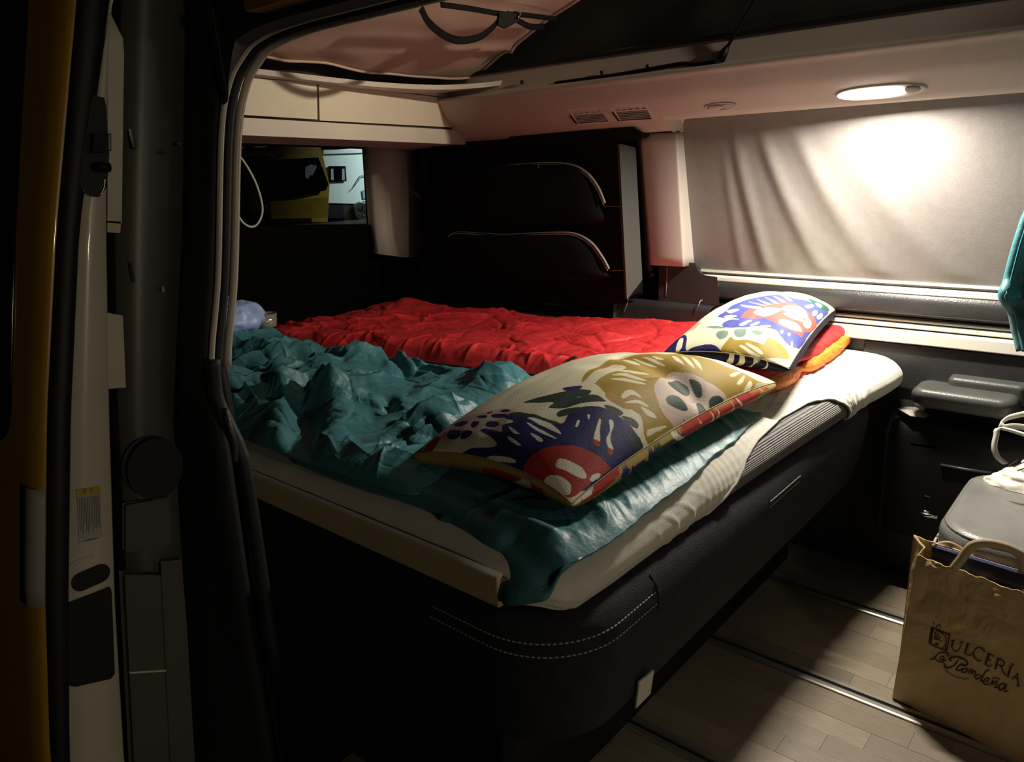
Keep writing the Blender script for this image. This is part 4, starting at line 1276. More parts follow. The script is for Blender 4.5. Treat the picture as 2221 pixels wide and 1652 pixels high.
H += folds_(wx, wy, 44, 29, (.07, .20), 1.2, .35, (.010, .018), (.014, .036), .1) * sstep(-1.2, -1.4, X)
H += .004 * crumple(X, Y, 96, 10, .9) - .020
for (a, b, w, amp) in (((700, 738), (745, 810), .026, .026), ((668, 840), (638, 975), .032, .034), ((520, 790), (565, 860), .022, .016), ((800, 745), (885, 805), .016, .020), ((860, 762), (960, 800), .012, .014), ((845, 845), (835, 875), .016, .018), ((900, 902), (1000, 905), .012, .010), ((575, 795), (590, 880), .018, .018)):
    d, t = seg_d(wx, wy, np.array(xy(*a, .72)), np.array(xy(*b, .71)))
    # steep on the lamp side, soft on the other
    H += -amp * np.exp(-(d / w) ** 2) + .55 * amp * np.exp(-((d - 2.0 * w) / (1.2 * w)) ** 2) * sstep(-.1, .2, t) * sstep(1.1, .8, t)
H += .016 * np.exp(-((X + 1.22) / .14) ** 2 - ((Y - .66) / .12) ** 2)
# crisp fold on the end block
d, t = seg_d(X, Y, np.array(xy(960, 850, .73)), np.array(xy(1015, 905, .71))); H += .008 * np.exp(-(d / .006))
d, t = seg_d(X, Y, np.array(xy(1090, 820, .74)), np.array(xy(1105, 850, .72))); H += .006 * np.exp(-(d / .006))
Zc = .680 + eh * np.maximum(H, .004)
G = np.stack([S[..., 0], S[..., 1], Zc], -1)
grid('upper_layer', G, TEAL, TB, thick=.004)

# dark pouch between pillow and red bag
PO = thing('pouch', 'small black rolled pouch behind the large pillow', 'pouch', P(1262, 815, 2, .68))
c = P(1262, 800, 2, .70)
tube('roll', cr([c + (-.03, -.03, 0), c, c + (.03, .05, .004), c + (.05, .10, 0)], 6), .022, BLKF, PO, seg=14, rs=np.concatenate([[.012], np.full(17, .022), [.012]]))
tube('pull_loop', cr([c + (-.03, -.03, .004), c + (-.045, -.01, .014), c + (-.03, .02, .024)], 5), .003, BLACKP, PO)

# ------------------------------------------------------------------ pillows
CRM = (.74, .69, .50); MUS = (.36, .24, .035); NVY = (.018, .016, .105); BRK = (.40, .035, .022); GRN = (.028, .048, .034); PNK = (.60, .47, .40); WHT = (.82, .78, .66)


def pillow_mesh(c, zseam, ht, hb, nu, nv, seed, folds, wr=.004):
    """c: four corners in plan (u0v0,u1v0,u1v1,u0v1) with their seam heights; returns top and bottom grids"""
    c = np.array(c, float)
    u = np.linspace(-1, 1, nu)[:, None] * np.ones((1, nv)); v = np.ones((nu, 1)) * np.linspace(-1, 1, nv)[None]
    # denser near the seam is not needed at this resolution
    pin_u = .040 * (1 - u ** 2) * (v ** 3)      # long sides drawn in
    pin_v = .018 * (1 - v ** 2) * (u ** 3)
    uu, vv = u - pin_v * .6, v - pin_u * 1.0
    a = (1 - uu) / 2; b = (1 + uu) / 2; d = (1 - vv) / 2; e = (1 + vv) / 2
    XY = c[0][None, None] * (a * d)[..., None] + c[1] * (b * d)[..., None] + c[2] * (b * e)[..., None] + c[3] * (a * e)[..., None]
    prof = (1 - np.abs(u) ** 2.6) ** .62 * (1 - np.abs(v) ** 2.2) ** .66
    X, Y = XY[..., 0], XY[..., 1]
    edge = np.minimum(1 - np.abs(u), (1 - np.abs(v)) * .6)
    puck = (np.sin(u * 31 + 2 * np.sin(v * 3)) * np.exp(-(1 - np.abs(v)) / .10) + np.sin(v * 15 + 1) * np.exp(-(1 - np.abs(u)) / .06)) * np.minimum(1, edge * 12)
    w = wr * (gnoise(u * 3, v * 2, seed) * 2 + gnoise(u * 6, v * 4, seed + 1) + .5 * puck)
    f = 0
    for (u0, v0, u1, v1, wd, am) in folds:
        pa, pb = np.array((u0, v0)), np.array((u1, v1)); ab = pb - pa
        t = np.clip(((u - u0) * ab[0] + (v - v0) * ab[1]) / (ab @ ab), 0, 1)
        dd = np.sqrt(((u - u0 - t * ab[0]) * 2) ** 2 + (v - v0 - t * ab[1]) ** 2)
        f = f + am * np.exp(-(dd / wd) ** 2) * (1 - .7 * t)
    zs_ = XY[..., 2] + zseam * (1 - (u * v) ** 2) ** .8
    skew = 1 + .10 * v + .10 * u * 0
    Zt = zs_ + ht * prof * skew + (w - f) * np.minimum(1, prof * 2.2)
    Zb = zs_ - (hb + 0) * np.minimum((1 - np.abs(u) ** 5) ** .5 * (1 - np.abs(v) ** 7) ** .5, 1) + w * .2
    Zb = np.minimum(Zb, zs_)
    cx_, cy_ = X.mean(), Y.mean()
    dep_ = np.clip((zs_ - Zb) / hb, 0, 1)
    k_ = 1 + .075 * np.sin(np.clip(dep_ * 1.25, 0, 1) * math.pi) * np.clip(np.maximum(np.abs(u), np.abs(v)) * 1.0, 0, 1) ** 6
    Xb_ = cx_ + (X - cx_) * k_; Yb_ = cy_ + (Y - cy_) * (1 + (k_ - 1) * .5)
    return np.stack([X, Y, Zt], -1), np.stack([Xb_, Yb_, Zb], -1), u, v


def inpoly(px_, py_, poly):
    poly = np.array(poly, float); inside = np.zeros(px_.shape, bool)
    j = len(poly) - 1
    for i in range(len(poly)):
        xi, yi = poly[i]; xj, yj = poly[j]
        if yi != yj:
            hit_ = ((yi > py_) != (yj > py_)) & (px_ < (xj - xi) * (py_ - yi) / (yj - yi) + xi)
            inside ^= hit_
        j = i
    return inside


def paint(u, v, shapes, base):
    C_ = np.ones(u.shape + (3,)) * np.array(base)
    for col, pts in shapes:
        q = np.array(pts, float)
        if len(q) > 2: q = cr(q, 5, closed=True)
        lo, hi = q.min(0), q.max(0)
        bb = (u >= lo[0]) & (u <= hi[0]) & (v >= lo[1]) & (v <= hi[1])
        ii = np.where(bb)
        if len(ii[0]) == 0: continue
        m_ = inpoly(u[ii], v[ii], q)
        C_[ii[0][m_], ii[1][m_]] = col
    return C_


def print_mat(name):
    M = mat(name, (.7, .7, .7), .62, bump=.3, bscale=420, spec=.2)
    nt = M.node_tree; b = nt.nodes['Principled BSDF']
    at_ = nt.nodes.new('ShaderNodeAttribute'); at_.attribute_name = 'print'
    nt.links.new(at_.outputs['Color'], b.inputs['Base Color'])
    return M


PRINT = print_mat('printed_cotton')


def setcol(o, C_):
    me = o.data
    ca = me.color_attributes.new('print', 'FLOAT_COLOR', 'POINT')
    A = np.ones((len(me.vertices), 4), np.float32); A[:, :3] = C_.reshape(-1, 3)
    ca.data.foreach_set('color', A.ravel())
PN = dict(c=[(-.960, .215, .716), (-.622, .225, .712), (-.608, .945, .722), (-1.00, .850, .705)], zseam=.026, ht=.080, hb=.058, nu=430, nv=760, seed=3,
          folds=[(.98, .12, -.15, .34, .10, .026), (.5, .1, -.3, .05, .10, .010), (-.5, .5, .5, .62, .07, .006)], wr=.0022)
PFAR = dict(c=[(-.880, .925, .752), (-.590, .960, .752), (-.710, 1.615, .758), (-.965, 1.56, .745)], zseam=.018, ht=.068, hb=.046, nu=300, nv=520, seed=13,
            folds=[(.9, -.75, .2, -.5, .12, .014), (-.9, -.6, -.2, -.55, .1, .008)], wr=.0018)
SH_NEAR = [
 (PNK, [(-0.902, -0.771), (-0.879, -0.718), (-0.594, -0.721), (-0.305, -0.657), (-0.11, -0.689), (-0.142, -0.742), (-0.086, -0.813), (-0.091, -0.855), (-0.301, -0.845), (-0.422, -0.868), (-0.604, -0.945), (-0.744, -0.897)]),
 (MUS, [(-0.077, 0.033), (-0.128, 0.349), (0.119, 0.484), (0.235, 0.705), (0.576, 0.652), (0.804, 0.71), (0.953, 0.773), (0.995, 0.86), (1, 0.765), (1, 0.557), (1, 0.47), (1, 0.307), (1, -0.001), (1, -0.223), (1, -0.357), (1, -0.407), (0.963, -0.415), (0.841, -0.347), (0.716, -0.352), (0.58, -0.347), (0.459, -0.341), (0.277, -0.273), (0.082, -0.257)]),
 (CRM, [(0.044, -0.091), (-0.007, 0.107), (0.054, 0.136), (0.17, 0.109), (0.207, -0.007), (0.249, -0.13), (0.254, -0.22), (0.231, -0.275), (0.147, -0.299), (0.105, -0.228)]),
 (MUS, [(0.207, -0.133), (0.207, -0.007), (0.226, 0.078), (0.296, -0.086), (0.315, -0.178), (0.277, -0.241), (0.235, -0.244)]),
 (PNK, [(0.678, -0.08), (0.618, 0.014), (0.497, 0.238), (0.613, 0.273), (0.725, 0.299), (0.846, 0.307), (0.944, 0.347), (0.986, 0.37), (1, 0.354), (1, 0.196), (1, 0.041), (1, -0.128), (1, -0.173), (0.986, -0.183), (0.911, -0.204), (0.818, -0.167)]),
 (GRN, [(0.66, 0.078), (0.604, 0.196), (0.674, 0.212), (0.748, 0.202), (0.795, 0.17), (0.804, 0.112), (0.79, 0.054), (0.72, 0.038)]),
 (GRN, [(0.711, 0.249), (0.748, 0.262), (0.818, 0.26), (0.874, 0.225), (0.888, 0.194), (0.851, 0.181), (0.786, 0.207)]),
 (GRN, [(0.823, -0.096), (0.823, -0.038), (0.865, 0.001), (0.93, 0.001), (0.963, -0.014), (0.958, -0.057), (0.916, -0.104), (0.865, -0.123)]),
 (GRN, [(0.967, 0.204), (0.958, 0.233), (0.972, 0.299), (0.991, 0.331), (1, 0.331), (1, 0.262), (1, 0.188), (0.991, 0.183)]),
 (GRN, [(0.897, 0.141), (0.93, 0.157), (0.995, 0.144), (1, 0.149), (1, 0.094), (0.995, 0.07)]),
 (GRN, [(1, -0.107), (0.995, -0.08), (1, -0.03), (1, -0.022), (1, -0.094), (1, -0.123)]),
 (NVY, [(-0.431, -1), (-0.347, -0.997), (-0.245, -0.974), (-0.007, -0.942), (-0.128, -0.897), (-0.315, -0.866), (-0.263, -0.839), (-0.072, -0.852), (-0.124, -0.802), (-0.044, -0.765), (-0.189, -0.742), (-0.17, -0.692), (0.007, -0.681), (0.221, -0.689), (0.408, -0.679), (0.375, -0.602), (0.399, -0.539), (0.487, -0.486), (0.599, -0.455), (0.702, -0.447), (0.832, -0.444), (0.911, -0.452), (0.995, -0.455), (1, -0.491), (1, -0.586), (1, -0.718), (0.986, -0.924), (0.711, -1), (0.441, -1), (0.179, -1), (-0.04, -1), (-0.235, -1)]),
 (GRN, [(-0.175, -0.581), (-0.03, -0.486), (0.086, -0.42), (0.287, -0.344), (0.329, -0.407), (0.259, -0.444), (0.492, -0.399), (0.529, -0.415), (0.375, -0.491), (0.305, -0.542), (0.245, -0.57), (0.138, -0.597), (0.128, -0.544), (-0.04, -0.573)]),
 (GRN, [(0.259, -0.613), (0.282, -0.57), (0.403, -0.526), (0.445, -0.544), (0.352, -0.623), (0.301, -0.636)]),
 (GRN, [(0.562, -0.439), (0.65, -0.407), (0.73, -0.407), (0.73, -0.439), (0.664, -0.46)]),
 (GRN, [(0.744, -0.436), (0.809, -0.399), (0.874, -0.397), (0.902, -0.426), (0.851, -0.444)]),
 (GRN, [(0.902, -0.502), (0.958, -0.46), (1, -0.452), (0.995, -0.502), (0.958, -0.518)]),
 (GRN, [(-0.179, -0.718), (-0.105, -0.679), (0.11, -0.681), (0.305, -0.676), (0.422, -0.689), (0.301, -0.702), (0.138, -0.702), (-0.058, -0.713)]),
 (GRN, [(0.091, -0.436), (0.142, -0.386), (0.207, -0.357), (0.305, -0.349), (0.315, -0.389), (0.249, -0.428), (0.147, -0.481)]),
 (GRN, [(0.291, -0.433), (0.31, -0.404), (0.394, -0.381), (0.515, -0.399), (0.52, -0.42), (0.441, -0.444), (0.361, -0.47)]),
 (NVY, [(0.03, -0.389), (0.058, -0.357), (0.166, -0.323), (0.189, -0.36), (0.128, -0.412)]),
 ((.42, .235, .06), [(0.455, -0.347), (0.455, -0.323), (0.524, -0.32), (0.632, -0.336), (0.725, -0.344), (0.73, -0.365), (0.65, -0.386), (0.524, -0.381)]),
 (BRK, [(0.431, -1), (0.399, -0.987), (0.413, -0.924), (0.487, -0.863), (0.59, -0.808), (0.716, -0.758), (0.865, -0.729), (0.967, -0.718), (0.995, -0.715), (0.986, -0.837), (0.986, -0.924), (0.963, -0.984), (0.874, -1), (0.711, -1), (0.566, -1)]),
 (WHT, [(0.063, -0.723), (0.142, -0.705), (0.301, -0.702), (0.478, -0.742), (0.473, -0.755), (0.291, -0.739)]),
 (WHT, [(0.1, -0.758), (0.217, -0.758), (0.478, -0.787), (0.473, -0.794), (0.291, -0.784)]),
 (WHT, [(0.221, -0.808), (0.333, -0.813), (0.403, -0.829), (0.375, -0.842), (0.296, -0.829)]),
 (WHT, [(-0.044, -0.81), (-0.012, -0.81), (0.1, -0.837), (0.138, -0.842), (0.077, -0.85)]),
 (WHT, [(0.04, -0.876), (0.096, -0.879), (0.198, -0.892), (0.245, -0.903), (0.175, -0.905), (0.086, -0.895)]),
 (WHT, [(-0.04, -0.997), (0.035, -0.987), (0.231, -0.974), (0.291, -0.979), (0.273, -0.989), (0.096, -1), (-0.012, -1)]),
 (WHT, [(0.529, -0.557), (0.552, -0.552), (0.58, -0.581), (0.562, -0.578)]),
 (WHT, [(0.506, -0.621), (0.524, -0.618), (0.557, -0.66), (0.538, -0.663)]),
 (WHT, [(0.646, -0.549), (0.66, -0.544), (0.725, -0.602), (0.79, -0.647), (0.79, -0.66), (0.748, -0.668), (0.706, -0.626)]),
 (BRK, [(0.748, -0.668), (0.79, -0.66), (0.809, -0.663), (0.828, -0.681), (0.804, -0.689), (0.767, -0.686)]),
 (WHT, [(0.706, -0.51), (0.725, -0.497), (0.772, -0.523), (0.804, -0.568), (0.851, -0.61), (0.902, -0.628), (0.911, -0.642), (0.874, -0.647), (0.818, -0.618), (0.786, -0.565)]),
 (BRK, [(0.879, -0.652), (0.911, -0.639), (0.93, -0.65), (0.935, -0.668), (0.911, -0.668)]),
 (WHT, [(0.683, -0.918), (0.655, -0.879), (0.72, -0.858), (0.837, -0.839), (0.921, -0.847), (0.939, -0.868), (0.893, -0.889), (0.772, -0.905)]),
 (WHT, [(0.674, -1), (0.66, -0.989), (0.688, -0.966), (0.758, -0.945), (0.855, -0.937), (0.911, -0.95), (0.935, -0.979), (0.893, -1), (0.804, -1), (0.72, -1)]),
 (WHT, [(0.963, -0.85), (0.958, -0.816), (0.977, -0.784), (0.991, -0.792), (0.986, -0.842)]),
 (NVY, [(-0.683, -0.908), (-0.73, -0.863), (-0.65, -0.86), (-0.543, -0.881), (-0.501, -0.916), (-0.529, -0.939), (-0.608, -0.934)]),
 (NVY, [(-0.483, -0.924), (-0.51, -0.879), (-0.403, -0.874), (-0.385, -0.91), (-0.422, -0.934), (-0.455, -0.934)]),
 (NVY, [(-0.781, -0.784), (-0.734, -0.773), (-0.59, -0.787), (-0.571, -0.808), (-0.604, -0.834), (-0.692, -0.823)]),
 (NVY, [(-0.492, -0.829), (-0.506, -0.794), (-0.441, -0.792), (-0.408, -0.816), (-0.417, -0.847), (-0.455, -0.847)]),
 (NVY, [(-0.324, -0.813), (-0.329, -0.789), (-0.259, -0.773), (-0.198, -0.784), (-0.175, -0.81), (-0.235, -0.823), (-0.291, -0.826)]),
 (NVY, [(-0.524, -0.752), (-0.501, -0.736), (-0.417, -0.736), (-0.399, -0.758), (-0.455, -0.765)]),
 (NVY, [(-0.371, -0.731), (-0.343, -0.715), (-0.226, -0.702), (-0.193, -0.731), (-0.254, -0.744), (-0.333, -0.747)]),
 (NVY, [(-0.324, -0.689), (-0.301, -0.665), (-0.231, -0.665), (-0.226, -0.684), (-0.291, -0.694)]),
 (NVY, [(-0.455, -0.715), (-0.417, -0.697), (-0.385, -0.7), (-0.417, -0.721)]),
 (BRK, [(-1, -1), (-0.981, -0.955), (-0.953, -0.889), (-0.925, -0.831), (-0.865, -0.874), (-0.767, -0.918), (-0.725, -0.984), (-0.753, -1), (-0.804, -1), (-0.911, -1), (-1, -1)]),
 (PNK, [(-0.916, -0.963), (-0.958, -0.908), (-0.902, -0.887), (-0.879, -0.91), (-0.874, -0.958), (-0.865, -0.995)]),
 (PNK, [(1, 0.71), (0.981, 0.765), (0.995, 0.881), (1, 0.889), (1, 0.776)]),
 (CRM, [(-0.096, 0.325), (0.026, 0.318), (0.161, 0.27), (0.175, 0.246), (0.096, 0.236)]),
 (CRM, [(-0.016, 0.36), (0.175, 0.312), (0.315, 0.291), (0.319, 0.278), (0.166, 0.289)]),
 (CRM, [(0.077, 0.378), (0.203, 0.365), (0.385, 0.312), (0.371, 0.302), (0.207, 0.336)]),
 (CRM, [(0.17, 0.399), (0.287, 0.389), (0.319, 0.368), (0.245, 0.365)]),
 (CRM, [(0.305, 0.489), (0.403, 0.452), (0.552, 0.357), (0.552, 0.347), (0.427, 0.391)]),
 (CRM, [(0.347, 0.552), (0.483, 0.484), (0.646, 0.373), (0.646, 0.36), (0.534, 0.402)]),
 (CRM, [(0.45, 0.557), (0.571, 0.502), (0.702, 0.404), (0.702, 0.391), (0.594, 0.441)]),
 (CRM, [(0.207, -0.007), (0.221, 0.072), (0.319, 0.094), (0.399, 0.123), (0.417, 0.094), (0.375, 0.02), (0.273, 0.014)]),
 (CRM, [(0.254, -0.107), (0.291, -0.022), (0.417, -0.038), (0.543, -0.043), (0.552, -0.062), (0.445, -0.083), (0.338, -0.083)]),
 (CRM, [(0.301, -0.167), (0.371, -0.112), (0.464, -0.099), (0.585, -0.083), (0.59, -0.101), (0.487, -0.138)]),
 (CRM, [(0.585, -0.307), (0.557, -0.254), (0.576, -0.207), (0.683, -0.215), (0.702, -0.225), (0.632, -0.246), (0.622, -0.31)]),
 (CRM, [(0.66, -0.341), (0.678, -0.286), (0.72, -0.249), (0.8, -0.244), (0.804, -0.257), (0.734, -0.278), (0.697, -0.312)]),
 (CRM, [(0.772, -0.283), (0.828, -0.27), (0.902, -0.26), (0.911, -0.275), (0.869, -0.304), (0.814, -0.299)]),
 (CRM, [(0.967, -0.397), (0.949, -0.378), (0.953, -0.341), (0.977, -0.241), (0.986, -0.238), (0.981, -0.31), (0.977, -0.386)]),
 (CRM, [(0.86, 0.557), (0.837, 0.686), (0.855, 0.702), (0.888, 0.573)]),
 (CRM, [(1, 0.51), (0.995, 0.573), (0.953, 0.697), (0.977, 0.7), (1, 0.642), (1, 0.536)]),
 (CRM, [(0.944, 0.547), (0.907, 0.652), (0.897, 0.702), (0.949, 0.615), (0.958, 0.555)]),
]
SH_NEAR_B = [
 (BRK, [(0.995, 0.858), (0.995, 0.747), (1, 0.631), (1, 0.428), (1, 0.202), (1, -0.012), (0.995, -0.141), (0.944, -0.036), (0.949, -0.088), (0.944, 0.062), (0.939, 0.291), (0.939, 0.557), (0.991, 0.723)]),
 (CRM, [(0.995, 0.233), (0.995, 0.241), (0.967, 0.241), (0.977, 0.212)]),
 (CRM, [(1, 0.17), (0.949, 0.207), (0.944, 0.175), (0.944, 0.17)]),
 (CRM, [(0.995, 0.046), (0.991, 0.062), (0.986, 0.046), (0.995, 0.038)]),
 (CRM, [(1, 0.394), (0.995, 0.397), (0.935, 0.436), (0.935, 0.394)]),
 (CRM, [(0.995, 0.473), (0.972, 0.515), (0.963, 0.507), (0.991, 0.457)]),
 (GRN, [(0.995, -0.386), (0.995, -0.299), (0.995, -0.199), (0.991, -0.13), (0.949, -0.078), (0.949, -0.109), (0.949, -0.204), (0.949, -0.283), (0.981, -0.373)]),
 (CRM, [(0.995, -0.215), (0.995, -0.165), (0.944, -0.046), (0.949, -0.088), (0.949, -0.101)]),
 (WHT, [(0.949, -0.336), (0.949, -0.294), (0.949, -0.22), (0.949, -0.246), (0.949, -0.325)]),
 (NVY, [(0.991, -0.433), (0.995, -0.394), (0.967, -0.336), (0.949, -0.336), (0.949, -0.378), (0.953, -0.404)]),
 (NVY, [(0.995, -0.639), (0.995, -0.594), (0.991, -0.586), (0.958, -0.592), (0.981, -0.65)]),
 (NVY, [(0.991, -0.568), (0.986, -0.534), (0.986, -0.465), (0.953, -0.433), (0.953, -0.494), (0.958, -0.555)]),
 (BRK, [(0.916, -1), (1, -0.91), (1, -0.771), (1, -0.657), (0.995, -0.665), (0.977, -0.808), (0.977, -0.916), (0.916, -0.984)]),
 (WHT, [(1, -0.85), (1, -0.787), (1, -0.779), (1, -0.847)]),
 (WHT, [(1, -0.939), (1, -0.876), (1, -0.85), (0.995, -0.868), (0.995, -0.926)]),
 (WHT, [(0.977, -1), (1, -0.926), (1, -0.934), (1, -0.984)]),
 (BRK, [(-0.068, -0.987), (0.054, -0.995), (0.357, -0.995), (0.632, -0.995), (0.622, -0.984), (0.179, -0.953), (-0.035, -0.942), (-0.11, -0.942)]),
 (CRM, [(0.212, -0.953), (0.366, -0.992), (0.51, -0.992), (0.38, -0.963)]),
]
SH_FAR = [
 ((.07, .085, .30), [(-0.438, -0.487), (-0.405, -0.38), (-0.411, -0.187), (-0.298, -0.079), (-0.09, 0.106), (0.231, 0.214), (0.525, 0.198), (0.746, 0.364), (0.9, 0.48), (0.987, 0.584), (1, 0.329), (0.993, -0.075), (1, -0.576), (0.96, -0.684), (0.846, -0.688), (0.692, -0.638), (0.565, -0.595), (0.344, -0.626), (0.144, -0.707), (-0.124, -0.738), (-0.237, -0.676), (-0.197, -0.58), (-0.023, -0.576)]),
 ((.03, .11, .075), [(0.652, 0.387), (0.773, 0.53), (0.913, 0.653), (0.987, 0.642), (0.92, 0.387), (0.786, 0.364)]),
 (WHT, [(0.732, 0.129), (0.786, 0.31), (0.826, 0.272), (0.786, 0.098)]),
 (WHT, [(0.786, 0.453), (0.873, 0.538), (0.9, 0.422), (0.839, 0.376)]),
 (WHT, [(0.873, 0.121), (0.893, 0.252), (0.926, 0.202), (0.92, 0.067)]),
 (WHT, [(0.946, 0.145), (0.96, 0.349), (0.987, 0.291), (0.973, 0.133)]),
 ((.62, .10, .08), [(-0.023, -0.526), (-0.003, -0.279), (0.177, -0.187), (0.371, -0.048), (0.565, 0.044), (0.766, 0.017), (0.993, 0.044), (0.993, -0.191), (0.953, -0.376), (0.946, -0.48), (0.793, -0.518), (0.592, -0.526), (0.304, -0.468), (0.117, -0.53)]),
 (WHT, [(0.097, -0.383), (0.177, -0.279), (0.458, -0.206), (0.485, -0.295), (0.371, -0.434), (0.191, -0.422)]),
 (WHT, [(0.478, -0.145), (0.625, -0.006), (0.793, -0.002), (0.906, -0.118), (0.779, -0.198), (0.552, -0.252)]),
 (WHT, [(0.565, -0.314), (0.679, -0.222), (0.853, -0.202), (0.846, -0.264), (0.699, -0.326)]),
 (WHT, [(0.572, -0.468), (0.645, -0.395), (0.853, -0.353), (0.92, -0.414), (0.786, -0.499), (0.619, -0.507)]),
 (WHT, [(0.873, -0.245), (0.88, -0.102), (0.946, -0.083), (0.967, -0.195), (0.933, -0.283)]),
 (WHT, [(-0.244, -0.198), (-0.037, -0.222), (0.157, -0.26), (0.117, -0.299), (-0.124, -0.256)]),
 (WHT, [(-0.177, -0.091), (0.003, -0.141), (0.224, -0.218), (0.09, -0.191)]),
 (WHT, [(-0.097, 0.021), (0.07, -0.071), (0.271, -0.16), (0.157, -0.156)]),
 (WHT, [(0.023, 0.071), (0.184, -0.01), (0.358, -0.075), (0.264, -0.087)]),
 (WHT, [(0.144, 0.129), (0.284, 0.079), (0.445, 0.006), (0.351, -0.013)]),
 (WHT, [(0.258, 0.202), (0.391, 0.164), (0.518, 0.098), (0.438, 0.075)]),
 (WHT, [(-0.391, -0.349), (-0.224, -0.326), (-0.171, -0.353), (-0.258, -0.437)]),
 (WHT, [(-0.331, -0.487), (-0.177, -0.476), (-0.104, -0.507), (-0.224, -0.538)]),
 (WHT, [(0.043, -0.676), (0.124, -0.572), (0.177, -0.561), (0.11, -0.684)]),
 (WHT, [(0.204, -0.653), (0.264, -0.541), (0.304, -0.545), (0.258, -0.645)]),
 (WHT, [(0.344, -0.607), (0.445, -0.557), (0.498, -0.565), (0.418, -0.599)]),
 (WHT, [(0.659, -0.584), (0.692, -0.568), (0.712, -0.599), (0.679, -0.611)]),
 (WHT, [(0.773, -0.568), (0.806, -0.553), (0.813, -0.588), (0.786, -0.592)]),
 (WHT, [(0.88, -0.688), (0.873, -0.626), (0.92, -0.699), (0.933, -0.776)]),
 ((.16, .24, .19), [(-0.217, -0.854), (-0.224, -0.796), (-0.13, -0.78), (-0.05, -0.803), (-0.043, -0.865), (-0.117, -0.9)]),
 ((.16, .24, .19), [(0.03, -0.792), (0.057, -0.757), (0.171, -0.726), (0.224, -0.788), (0.191, -0.838), (0.097, -0.846)]),
 ((.16, .24, .19), [(0.284, -0.753), (0.331, -0.719), (0.431, -0.715), (0.478, -0.75), (0.405, -0.788)]),
 ((.16, .24, .19), [(-0.525, -0.684), (-0.378, -0.692), (-0.211, -0.715), (-0.144, -0.746), (-0.344, -0.742)]),
 (MUS, [(-0.05, -0.992), (-0.01, -0.911), (0.023, -0.861), (0.117, -0.884), (0.318, -0.865), (0.538, -0.881), (0.579, -0.773), (0.746, -0.75), (0.893, -0.803), (0.953, -0.888), (0.846, -0.946), (0.559, -1), (0.003, -1)]),
 (CRM, [(0.157, -0.981), (0.197, -0.985), (0.331, -1), (0.311, -1), (0.231, -1)]),
 (CRM, [(0.211, -0.942), (0.251, -0.931), (0.452, -0.973), (0.559, -0.988), (0.525, -1), (0.445, -1), (0.318, -0.969)]),
 (CRM, [(0.298, -0.915), (0.344, -0.904), (0.545, -0.942), (0.592, -0.969), (0.512, -0.969)]),
 (NVY, [(-1, -1), (-0.98, -0.888), (-0.94, -0.742), (-0.833, -0.742), (-0.699, -0.842), (-0.599, -0.992), (-0.498, -0.973), (-0.284, -0.95), (-0.144, -0.965), (-0.057, -0.992), (-0.01, -1), (-0.07, -1), (-0.244, -1), (-0.579, -1)]),
 (WHT, [(-0.773, -0.977), (-0.839, -0.819), (-0.766, -0.838), (-0.692, -0.954), (-0.712, -1)]),
 (WHT, [(-0.987, -0.946), (-0.953, -0.8), (-0.946, -0.773), (-0.98, -0.915)]),
 (WHT, [(-0.478, -1), (-0.378, -1), (-0.291, -1), (-0.365, -1)]),
 (WHT, [(-0.204, -1), (-0.117, -1), (-0.124, -1)]),
]
SH_FAR_B = [
 (WHT, [(-0.09, -0.877), (0.084, -0.996), (0.164, -0.996), (0.003, -0.881)]),
 (WHT, [(0.104, -0.888), (0.244, -0.996), (0.331, -1), (0.264, -0.954), (0.177, -0.888)]),
 (WHT, [(0.284, -0.892), (0.465, -1), (0.565, -1), (0.438, -0.981), (0.358, -0.896)]),
 (WHT, [(0.532, -0.946), (0.659, -1), (0.706, -1), (0.666, -0.996), (0.585, -0.954)]),
]

SEAMC = mat('seam_thread', (.35, .27, .12), .7)


def make_pillow(label, prm, shapes, base, shapes_b, base_b, seamcol, loc):
    t_ = thing('pillow', label, 'pillow', loc, 'patterned pillows on the bed')
    Gt_, Gb_, u_, v_ = pillow_mesh(**prm)
    o_ = grid('case_top', Gt_, PRINT, t_)
    setcol(o_, paint(u_, v_, shapes, base))
    o2 = grid('case_underside', Gb_[::-1], PRINT, t_)
    setcol(o2, paint(u_[::-1], v_[::-1], shapes_b, base_b))
    # piped seam
    e_ = np.concatenate([Gt_[::8, 0], Gt_[-1, ::8], Gt_[::-8, -1], Gt_[0, ::-8]])
    keep = [0]
    for i_ in range(1, len(e_)):
        if np.linalg.norm(e_[i_] - e_[keep[-1]]) > .004: keep.append(i_)
    tube('seam', e_[keep], .0011, seamcol, t_, seg=6, closed=True)
    return t_, Gt_


make_pillow('large cream, navy and mustard patterned pillow lying on the teal sleeping bag', PN, SH_NEAR, CRM, SH_NEAR_B, (.40, .29, .09), SEAMC, (-.8, .55, .67))
make_pillow('smaller patterned pillow lying on the red sleeping bag by the wall', PFAR, SH_FAR, CRM, SH_FAR_B, (.012, .012, .03), SEAMC, (-.8, 1.27, .71))

